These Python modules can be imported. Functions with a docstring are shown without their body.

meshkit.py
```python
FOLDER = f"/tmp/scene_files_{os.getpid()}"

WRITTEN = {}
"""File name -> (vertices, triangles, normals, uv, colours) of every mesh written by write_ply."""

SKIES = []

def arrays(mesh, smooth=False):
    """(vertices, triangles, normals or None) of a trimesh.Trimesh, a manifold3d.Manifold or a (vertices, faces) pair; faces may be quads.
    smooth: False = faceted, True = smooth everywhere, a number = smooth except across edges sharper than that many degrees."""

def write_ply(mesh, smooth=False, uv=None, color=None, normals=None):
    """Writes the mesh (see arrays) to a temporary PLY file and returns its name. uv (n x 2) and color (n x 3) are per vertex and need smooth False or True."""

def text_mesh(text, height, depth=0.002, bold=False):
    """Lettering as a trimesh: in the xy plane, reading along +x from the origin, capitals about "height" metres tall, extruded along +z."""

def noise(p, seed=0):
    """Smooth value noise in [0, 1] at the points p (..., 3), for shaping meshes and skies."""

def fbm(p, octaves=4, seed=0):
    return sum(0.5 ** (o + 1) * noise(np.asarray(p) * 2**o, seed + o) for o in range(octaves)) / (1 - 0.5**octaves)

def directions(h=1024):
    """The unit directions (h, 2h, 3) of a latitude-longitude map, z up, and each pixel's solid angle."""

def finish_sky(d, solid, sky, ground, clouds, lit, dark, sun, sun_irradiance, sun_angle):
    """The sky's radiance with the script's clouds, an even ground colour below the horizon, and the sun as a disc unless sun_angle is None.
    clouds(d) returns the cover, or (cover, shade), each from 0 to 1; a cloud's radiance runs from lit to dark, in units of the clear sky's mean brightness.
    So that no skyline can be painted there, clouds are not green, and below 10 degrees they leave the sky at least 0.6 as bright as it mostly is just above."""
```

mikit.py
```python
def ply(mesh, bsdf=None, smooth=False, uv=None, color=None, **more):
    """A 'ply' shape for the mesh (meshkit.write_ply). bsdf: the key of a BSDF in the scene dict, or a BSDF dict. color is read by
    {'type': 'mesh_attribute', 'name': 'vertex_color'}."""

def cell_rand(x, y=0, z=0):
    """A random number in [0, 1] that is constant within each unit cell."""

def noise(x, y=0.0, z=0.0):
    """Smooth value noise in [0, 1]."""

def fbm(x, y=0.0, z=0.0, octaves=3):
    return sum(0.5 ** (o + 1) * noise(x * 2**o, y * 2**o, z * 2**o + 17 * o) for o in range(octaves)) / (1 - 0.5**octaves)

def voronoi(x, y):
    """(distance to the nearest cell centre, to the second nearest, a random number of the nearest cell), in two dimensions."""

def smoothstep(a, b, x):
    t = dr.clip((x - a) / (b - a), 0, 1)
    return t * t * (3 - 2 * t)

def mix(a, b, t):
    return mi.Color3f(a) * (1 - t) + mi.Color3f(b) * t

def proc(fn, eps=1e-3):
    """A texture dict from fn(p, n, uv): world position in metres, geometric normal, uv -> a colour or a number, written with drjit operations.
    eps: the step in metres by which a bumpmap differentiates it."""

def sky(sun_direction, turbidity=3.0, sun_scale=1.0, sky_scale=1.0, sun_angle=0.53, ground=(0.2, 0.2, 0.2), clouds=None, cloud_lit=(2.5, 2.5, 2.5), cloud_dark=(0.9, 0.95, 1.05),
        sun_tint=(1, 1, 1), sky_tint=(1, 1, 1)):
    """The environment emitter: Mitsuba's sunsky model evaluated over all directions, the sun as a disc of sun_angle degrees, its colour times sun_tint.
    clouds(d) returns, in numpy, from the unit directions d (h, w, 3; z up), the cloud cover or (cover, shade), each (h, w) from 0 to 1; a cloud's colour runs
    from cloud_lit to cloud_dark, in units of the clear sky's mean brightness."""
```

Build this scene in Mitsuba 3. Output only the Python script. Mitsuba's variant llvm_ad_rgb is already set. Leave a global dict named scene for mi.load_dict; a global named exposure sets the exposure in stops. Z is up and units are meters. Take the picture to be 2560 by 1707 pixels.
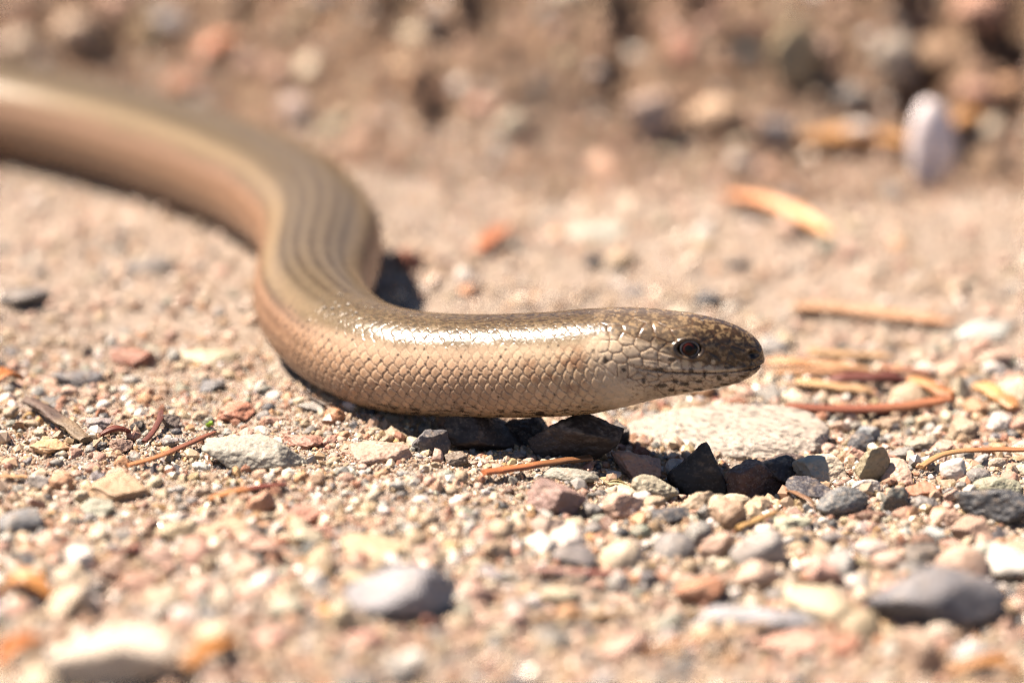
import math
import numpy as np, trimesh, mitsuba as mi, mikit, meshkit
from scipy.interpolate import CubicSpline, PchipInterpolator
from scipy.ndimage import gaussian_filter1d
from scipy.spatial import cKDTree

# ------------------------------------------------------------------ camera, sky, exposure
# lengths below are written in millimetres; MM turns them into metres when a mesh is stored
MM = 1e-3
ELEV = math.radians(18.0)
CE, SE = math.cos(ELEV), math.sin(ELEV)
FWD, UPV = np.array([0, CE, -SE]), np.array([0, SE, CE])
FOC = np.array([0, 4.1, 12.7])          # the point in focus, above the sand below the head
DIST = 400.0                            # macro lens about 40 cm away
EYE = FOC - DIST * FWD
scene, labels = {}, {}
T = mi.ScalarTransform4f
scene['camera'] = {'type': 'thinlens', 'fov': 14.04, 'fov_axis': 'x', 'aperture_radius': 0.0065, 'focus_distance': DIST * MM,
                   'near_clip': 0.02, 'far_clip': 50.0,
                   'to_world': T().look_at(origin=(EYE * MM).tolist(), target=(FOC * MM).tolist(), up=[0, 0, 1])}
scene['sky'] = mikit.sky([-0.50, 0.10, 0.86], turbidity=3, sky_scale=0.26, sun_tint=(0.99, 0.998, 1.065), ground=(0.25, 0.21, 0.17))
exposure = 3.85

rng = np.random.default_rng(7)
ALBEDO = 0.40                           # dry mineral and skin tones are darker than they look in the exposed picture
PX = 0.0385                             # mm per photo pixel in the plane of focus

def lin(c):
    c = np.asarray(c, float) / 255.0
    return np.where(c < 0.04045, c / 12.92, ((c + 0.055) / 1.055) ** 2.4)

def sst(a, b, x):
    t = np.clip((x - a) / (b - a), 0, 1)
    return t * t * (3 - 2 * t)

def n3(x, y, z=0.0, seed=0):
    x, y, z = np.broadcast_arrays(x, y, z)
    return meshkit.noise(np.stack([x, y, z], -1) + 500, seed)

def f3(x, y, z=0.0, octv=3, seed=0):
    x, y, z = np.broadcast_arrays(x, y, z)
    return meshkit.fbm(np.stack([x, y, z], -1) + 500, octv, seed)

# ------------------------------------------------------------------ placing: from a photo pixel to the ground
def ray(px, py):
    return (FWD * DIST + np.array([(px - 1280) * PX, 0, 0]) + (853.5 - py) * PX * UPV) / DIST

def at_depth(px, py, dl):
    return EYE + ray(px, py) * (DIST + dl)

def at_z(px, py, z):
    d = ray(px, py)
    return EYE + d * ((z - EYE[2]) / d[2])

def at_ground(px, py, lift=0.0):
    dl = np.arange(-90, 330, 0.3)
    P = EYE + ray(px, py)[None] * (DIST + dl)[:, None]
    hit = np.nonzero(P[:, 2] < G(P[:, 0], P[:, 1], False) + lift)[0]
    i = hit[0] if len(hit) else len(dl) - 1
    return P[i], (DIST + dl[i]) / DIST * PX

# ------------------------------------------------------------------ the animal's axis (needed by the ground it lies on)
AX = [  # x, y, z of the axis, half height, half width
    (-178, 92, 2.6, 0.5, 0.5), (-150, 97, 4.6, 2.0, 2.1), (-125, 114, 7.0, 4.2, 4.6), (-100, 121.5, 8.4, 5.2, 6.2), (-82, 117.2, 8.7, 5.3, 6.5),
    (-70.5, 111.2, 8.9, 5.4, 6.6), (-61.4, 106, 9.0, 5.4, 6.6), (-51.8, 99.5, 9.0, 5.4, 6.6), (-42.1, 90.5, 9.0, 5.5, 6.6), (-34.8, 82, 9.0, 5.6, 6.6),
    (-28.6, 73.5, 9.0, 5.7, 6.7), (-23.8, 64, 9.0, 5.8, 6.7), (-20.9, 54, 9.0, 5.8, 6.6), (-20.3, 44, 9.0, 5.7, 6.4), (-20.6, 34, 8.9, 5.6, 6.1),
    (-19.9, 26, 8.7, 5.5, 5.8), (-17.0, 18.6, 8.3, 5.3, 5.5)]
AX += [(at_depth(px, py, dl)[0], at_depth(px, py, dl)[1], at_depth(px, py, dl)[2], a, b) for px, py, dl, a, b in [
    (978, 899, 8.6, 5.15, 5.25), (1070, 910, 6.4, 5.05, 5.15), (1160, 914, 4.8, 5.0, 5.1)]]
# side outline of neck and head: photo x, top y, bottom y, half width in mm
HEAD = [(1250, 785.5, 1043, 5.0), (1310, 783, 1043, 5.0), (1369, 781, 1041, 5.0), (1444, 775.5, 1036, 4.95), (1518, 771, 1021, 4.85), (1563, 769, 1011, 4.7), (1607, 770.5, 1000, 4.4),
        (1682, 778, 986, 3.75), (1741, 787, 978, 3.2), (1786, 797.5, 971, 2.7), (1831, 812, 961, 2.15), (1870, 832, 947, 1.6), (1893, 852, 931, 1.1), (1905, 872, 915, 0.65), (1910, 893, 896, 0.12)]
for px, t, b, hw in HEAD:
    dl = float(np.interp(px, [1250, 1369, 1444, 1518, 1563, 1607, 1682, 1750], [3.4, 1.7, 0.8, -0.1, -0.6, -1.1, -1.9, -2.4]))
    q = at_depth(px, (t + b) / 2, dl)
    hh = (b - t) / 2 * PX * (DIST + dl) / DIST
    a = math.sqrt(max(hh ** 2 - (SE * hw) ** 2, 0.01)) / CE
    AX.append((q[0], q[1], q[2], a, hw))
AX = np.array(AX)
chord = np.concatenate([[0], np.cumsum(np.linalg.norm(np.diff(AX[:, :3], axis=0), axis=1))])
axis_xyz = CubicSpline(chord, AX[:, :3])
_s = np.linspace(0, chord[-1], 1200)
_raw = axis_xyz(_s)
_soft = gaussian_filter1d(_raw, 1.6 / (_s[1] - _s[0]), axis=0, mode='nearest')
_w = (1 - sst(chord[-8] - 4, chord[-8] + 2, _s))[:, None] * sst(0, 6, _s)[:, None]
axis_xyz = CubicSpline(_s, _raw * (1 - _w) + _soft * _w)
axis_ab = PchipInterpolator(chord, AX[:, 3:])
_dense = axis_xyz(np.linspace(0, chord[-1], 600))
_lying = _dense[_dense[:, 1] > 17]
_tree = cKDTree(_lying[:, :2])

# ------------------------------------------------------------------ ground relief
_pits = []
def G(x, y, fine=True):
    x, y = np.broadcast_arrays(np.asarray(x, float), np.asarray(y, float))
    z = 3.2 * (1 - sst(-22, 14, x)) + 2.6 * (f3(x / 24, y / 24, 0, 2, 3) - 0.5) + 0.9 * (f3(x / 6, y / 6, 0, 2, 4) - 0.5)
    z = z - 1.3 * np.exp(-(((x + 5) / 8) ** 2 + ((y - 7) / 6) ** 2)) + 1.3 * np.exp(-(((x - 6) / 7) ** 2 + ((y - 5) / 5) ** 2))
    z = z - 2.1 * np.exp(-(((x - 20.5) / 8.5) ** 2 + ((y - 0.5) / 5.5) ** 2))
    yb = 111 + 16 * (1 - sst(-50, -5, x)) + 8 * (f3(x / 30, 0.3, 0, 2, 5) - 0.5) + 20 * sst(-75, -130, x)
    t = np.maximum(y - yb, 0)
    bank = np.where(t < 10, 0.05 * t * t, 5.0 + 1.0 * (t - 10)) * (0.62 + 0.38 * sst(-45, 0, x))
    z = z + 48 * (1 - np.exp(-bank / 48)) * (1 + 0.3 * (f3(x / 14, y / 14, 0, 2, 6) - 0.5))
    d, i = _tree.query(np.stack([x, y], -1).reshape(-1, 2))
    w = np.exp(-(d / 9.0) ** 2).reshape(x.shape)
    z = z * (1 - w) + w * 3.45
    for cx, cy, r, dep in _pits:
        z = z - 1.5 * dep * np.exp(-(((x - cx) ** 2 + ((y - cy) / 1.3) ** 2) / r ** 2) ** 2)
    if fine:
        near = np.exp(-(np.maximum(np.abs(y) - 60, 0) / 60) ** 2)
        z = z + near * (0.55 * (f3(x / 1.7, y / 1.7, 0, 3, 8) - 0.5) + 0.22 * (n3(x / 0.55, y / 0.55, 0, 9) - 0.5)) * (1 - 0.8 * w)
    return z

_found = []
for px, py, r, dep in [(2314, 226, 3.4, 6), (1590, 52, 3.2, 5), (1779, 14, 3.0, 5), (2330, 32, 4, 6), (2520, 45, 4.5, 7), (1105, 262, 2.8, 3), (1230, 10, 4, 4), (294, 128, 2.4, 2.4),
                       (1905, 115, 3, 4), (1560, 232, 2.4, 2), (1020, 15, 4, 4), (640, 38, 2.4, 2), (2540, 250, 3, 3), (2440, 420, 2.5, 3)]:
    p, _ = at_ground(px, py)
    _found.append((p[0], p[1] + 1.0, r, dep))
_pits.extend(_found)

# ------------------------------------------------------------------ materials
def mm_noise(p, k, o=0.0):
    return mikit.noise(p.x * k + 300 + o, p.y * k + 300, p.z * k + 300)

def ground_color(p, n, uv):
    x, y = p.x * 1000, p.y * 1000
    _, _, a = mikit.voronoi(x / 0.45, y / 0.45)
    _, _, b = mikit.voronoi(x / 1.3 + 40, y / 1.3)
    c = mikit.mix((0.42, 0.325, 0.255), (0.57, 0.465, 0.38), a)
    c = mikit.mix(c, (0.50, 0.33, 0.24), mikit.smoothstep(0.78, 0.8, b) * 0.5)
    c = mikit.mix(c, (0.13, 0.12, 0.12), mikit.smoothstep(0.95, 0.96, a) * 0.7)
    c = mikit.mix(c, (0.66, 0.6, 0.52), mikit.smoothstep(0.14, 0.12, a) * 0.8)
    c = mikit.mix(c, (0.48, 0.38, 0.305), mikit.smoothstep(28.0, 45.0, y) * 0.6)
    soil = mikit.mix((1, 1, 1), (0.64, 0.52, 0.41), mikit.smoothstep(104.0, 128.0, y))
    return c * soil * ALBEDO * (0.8 + 0.4 * mikit.fbm(x / 9 + 50, y / 9 + 50, 0.0))

def ground_bump(p, n, uv):
    x, y = p.x * 1000, p.y * 1000
    f, s, a = mikit.voronoi(x / 0.4, y / 0.4)
    return (mikit.smoothstep(0.0, 0.5, s - f) * (0.5 + a) + mikit.noise(x / 0.12 + 900, y / 0.12 + 900, 0.0) * 0.5)

def stone_bump(p, n, uv):
    return mm_noise(p, 2600.0) + 0.6 * mm_noise(p, 6500.0, 7.0)

VC = {'type': 'mesh_attribute', 'name': 'vertex_color'}
def bumped(bsdf, fn, scale, eps):
    return {'type': 'bumpmap', 'arbitrary': mikit.proc(fn, eps=eps), 'scale': scale, 'bsdf': bsdf}
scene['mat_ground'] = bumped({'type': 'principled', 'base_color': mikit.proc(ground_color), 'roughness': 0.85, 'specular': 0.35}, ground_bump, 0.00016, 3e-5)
scene['mat_stone'] = bumped({'type': 'principled', 'base_color': VC, 'roughness': 0.62, 'specular': 0.4}, stone_bump, 0.00010, 4e-5)
scene['mat_grain'] = {'type': 'principled', 'base_color': VC, 'roughness': 0.42, 'specular': 0.5}
scene['mat_quartz'] = {'type': 'principled', 'base_color': VC, 'roughness': 0.12, 'specular': 0.6}
scene['mat_needle'] = {'type': 'principled', 'base_color': VC, 'roughness': 0.5, 'specular': 0.4}
scene['mat_skin'] = {'type': 'principled', 'base_color': VC, 'roughness': 0.27, 'specular': 0.22, 'clearcoat': 0.3, 'clearcoat_gloss': 0.92}
scene['mat_eye'] = {'type': 'principled', 'base_color': VC, 'roughness': 0.05, 'specular': 0.15}
scene['mat_wet'] = {'type': 'principled', 'base_color': VC, 'roughness': 0.08, 'specular': 0.6, 'clearcoat': 1.0, 'clearcoat_gloss': 0.97}

used = {}
def key_for(name):
    n = used.get(name, 0)
    used[name] = n + 1
    return name if n == 0 else f'{name}_{n:03d}'

def put(key, v, f, col, mat, smooth=True):
    scene[key] = mikit.ply((np.asarray(v) * MM, np.asarray(f)), mat, smooth=smooth, color=np.clip(np.asarray(col) * ALBEDO, 0.003, 0.9))
    return key

def add(name, v, f, col, mat, label=None, cat=None, group=None, kind=None, smooth=True):
    k = put(key_for(name), v, f, col, mat, smooth)
    d = {}
    if label: d['label'] = label
    if cat: d['category'] = cat
    if group: d['group'] = group
    if kind: d['kind'] = kind
    labels[k] = d
    return k

# ------------------------------------------------------------------ ground sheet
def spread(lo, hi, step, far):
    core = np.arange(lo, hi + step, step)
    out = [step]
    while sum(out) < far:
        out.append(out[-1] * 1.22)
    o = np.cumsum(out)
    return np.concatenate([lo - o[::-1], core, core[-1] + o])

gx, gy = spread(-78, 78, 0.55, 4000), spread(-74, 172, 0.5, 4000)
X, Y = np.meshgrid(gx, gy)
Z = G(X, Y)
ny, nx = X.shape
ii, jj = np.meshgrid(np.arange(ny - 1), np.arange(nx - 1), indexing='ij')
q = np.stack([ii * nx + jj, ii * nx + jj + 1, (ii + 1) * nx + jj + 1, (ii + 1) * nx + jj], -1).reshape(-1, 4)
scene['ground'] = mikit.ply((np.stack([X, Y, Z], -1).reshape(-1, 3) * MM, q), 'mat_ground', smooth=True)
labels['ground'] = {'label': 'sandy gravel ground rising to a bank at the back', 'kind': 'structure'}

# ------------------------------------------------------------------ stones
PAL = {'black': (50, 48, 50), 'slate': (86, 88, 94), 'gray': (140, 137, 134), 'light gray': (178, 176, 172), 'white': (240, 232, 224), 'cream': (214, 198, 172),
       'tan': (192, 168, 138), 'pink': (208, 172, 152), 'rose': (196, 150, 130), 'orange': (206, 156, 114), 'red': (150, 82, 58), 'brown': (124, 90, 76), 'green': (156, 160, 144)}
_ico = {k: trimesh.creation.icosphere(k) for k in (0, 1, 2, 3, 4, 5)}

def rock(r, kind='a', sub=3):
    d = np.array(_ico[sub].vertices)
    k = 26 if kind == 'r' else 13
    nrm = r.normal(size=(k, 3)); nrm /= np.linalg.norm(nrm, axis=1, keepdims=True)
    c = r.uniform(0.66, 1.0, k) if kind != 'r' else r.uniform(0.86, 1.0, k)
    p = {'r': 7, 'a': 30, 'f': 16, 't': 9}[kind]
    s = np.maximum(d @ nrm.T / c, 0)
    v = d * (((s ** p).sum(1) + 0.62 ** p) ** (-1 / p))[:, None]
    v = v / np.abs(v).max(0)
    off = r.uniform(0, 90, 3)
    amp = {'r': 0.05, 'a': 0.09, 'f': 0.07, 't': 0.06}[kind]
    v = v * (1 + amp * 2 * (meshkit.fbm(v * 2.3 + off + 99, 2) - 0.5))[:, None]
    if sub >= 3:
        v = v * (1 + 0.09 * (meshkit.fbm(v * 8 + off + 99, 2 + (sub > 3)) - 0.5))[:, None]
    if kind == 't':
        t = (v[:, 2] + 1) / 2
        v[:, :2] *= (1.04 - 0.56 * np.clip(t, 0, 0.7))[:, None]
        v[:, 0] -= 0.25 * t
    m = (v.max(0) + v.min(0)) / 2
    v = (v - m) / np.maximum((v.max(0) - v.min(0)) / 2, 1e-6)
    return v, np.array(_ico[sub].faces)

def stone_color(r, v, col, speck=0.5, dusty=0.42):
    base = lin(PAL[col] if isinstance(col, str) else col)
    base = base * 0.92 + 0.08 * base.mean() * np.array([1.08, 0.98, 0.92])
    off = r.uniform(0, 90, 3) + 99
    a = meshkit.fbm(v * 1.6 + off, 3)[:, None]
    c = base * (0.72 + 0.56 * a)
    c = c * (1 + 0.10 * r.normal() * 0.6 + 0.02 * r.normal(size=3))
    s1 = meshkit.noise(v * 9 + off, 1)[:, None]; s2 = meshkit.noise(v * 13 + off, 2)[:, None]
    c = np.where(s1 > 0.70, c * (1 - 0.45 * speck), c)
    c = np.where(s2 > 0.74, c + (lin((222, 205, 185)) - c) * 0.5 * speck, c)
    dust = sst(0.50, 0.78, meshkit.fbm(v * 4 + off + 30, 3))[:, None] * sst(-0.1, 0.7, v[:, 2:3] / np.abs(v[:, 2]).max())
    return c + (lin((208, 184, 158)) - c) * dusty * dust

def rot(ax, deg):
    return trimesh.transformations.rotation_matrix(math.radians(deg), ax)[:3, :3]

stones_xy = []      # x, y, radius of every placed stone
def place_stone(name, px, py, w, h, col, kind, label, cat='pebble', tilt=0.0, asp=0.85, sink=0.22, sub=None, speck=0.5, lift=0.0, mat='mat_stone', group=None, rough=1.0, dusty=0.42):
    r = np.random.default_rng(int(px * 7 + py * 13))
    qy, hs = py + 0.10 * h, 1.0
    for step in range(4):
        p, k = at_ground(px, qy, lift)
        W, L = w * k, w * k * asp
        hv = h * k
        H = hs * math.sqrt(max(hv ** 2 - (SE * L * 0.8) ** 2, (0.45 * hv) ** 2)) / CE / (1 - sink * 0.8)
        if step == 0:
            if sub is None:
                sub = 5 if (-14 < p[1] < 24 and w > 110) else 4 if (-24 < p[1] < 32 and w > 45) else 3
            u, f = rock(r, kind, sub)
            R = rot([0, 1, 0], tilt) @ rot([0, 0, 1], r.uniform(-25, 25) if kind in 'ra' else r.uniform(-8, 8))
        v = (u * (np.array([W / 2, L / 2, H / 2]) * 1.04)) @ R.T
        vm = v.copy()
        g = float(G(p[0], p[1], False)) + lift
        v = v + np.array([p[0], p[1], g + v[:, 2].max() * (1 - 2 * sink)])
        q_ = v[v[:, 2] > g] - EYE
        rows = 853.5 - (q_ @ UPV) / (q_ @ FWD) * DIST / PX
        qy = qy + py - (rows.max() + rows.min()) / 2
        hs = np.clip(hs * (h / (rows.max() - rows.min())) ** 0.8, 0.5, 1.8)
    stones_xy.append((p[0], p[1], W / 2))
    c = stone_color(r, vm / 2, col, speck, dusty)
    nn = np.array(trimesh.Trimesh(v, f, process=False).vertex_normals)
    o_ = r.uniform(0, 90, 3) + 99
    v = v + nn * (0.16 * min(1, W / 4) * (meshkit.fbm(vm / 0.95 + o_, 3) - 0.5) + (0.10 * (meshkit.noise(vm / 0.38 + o_, 5) - 0.5) if sub > 3 else 0))[:, None] * rough
    return add(name, v, f, c, mat, label, cat, group)

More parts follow.
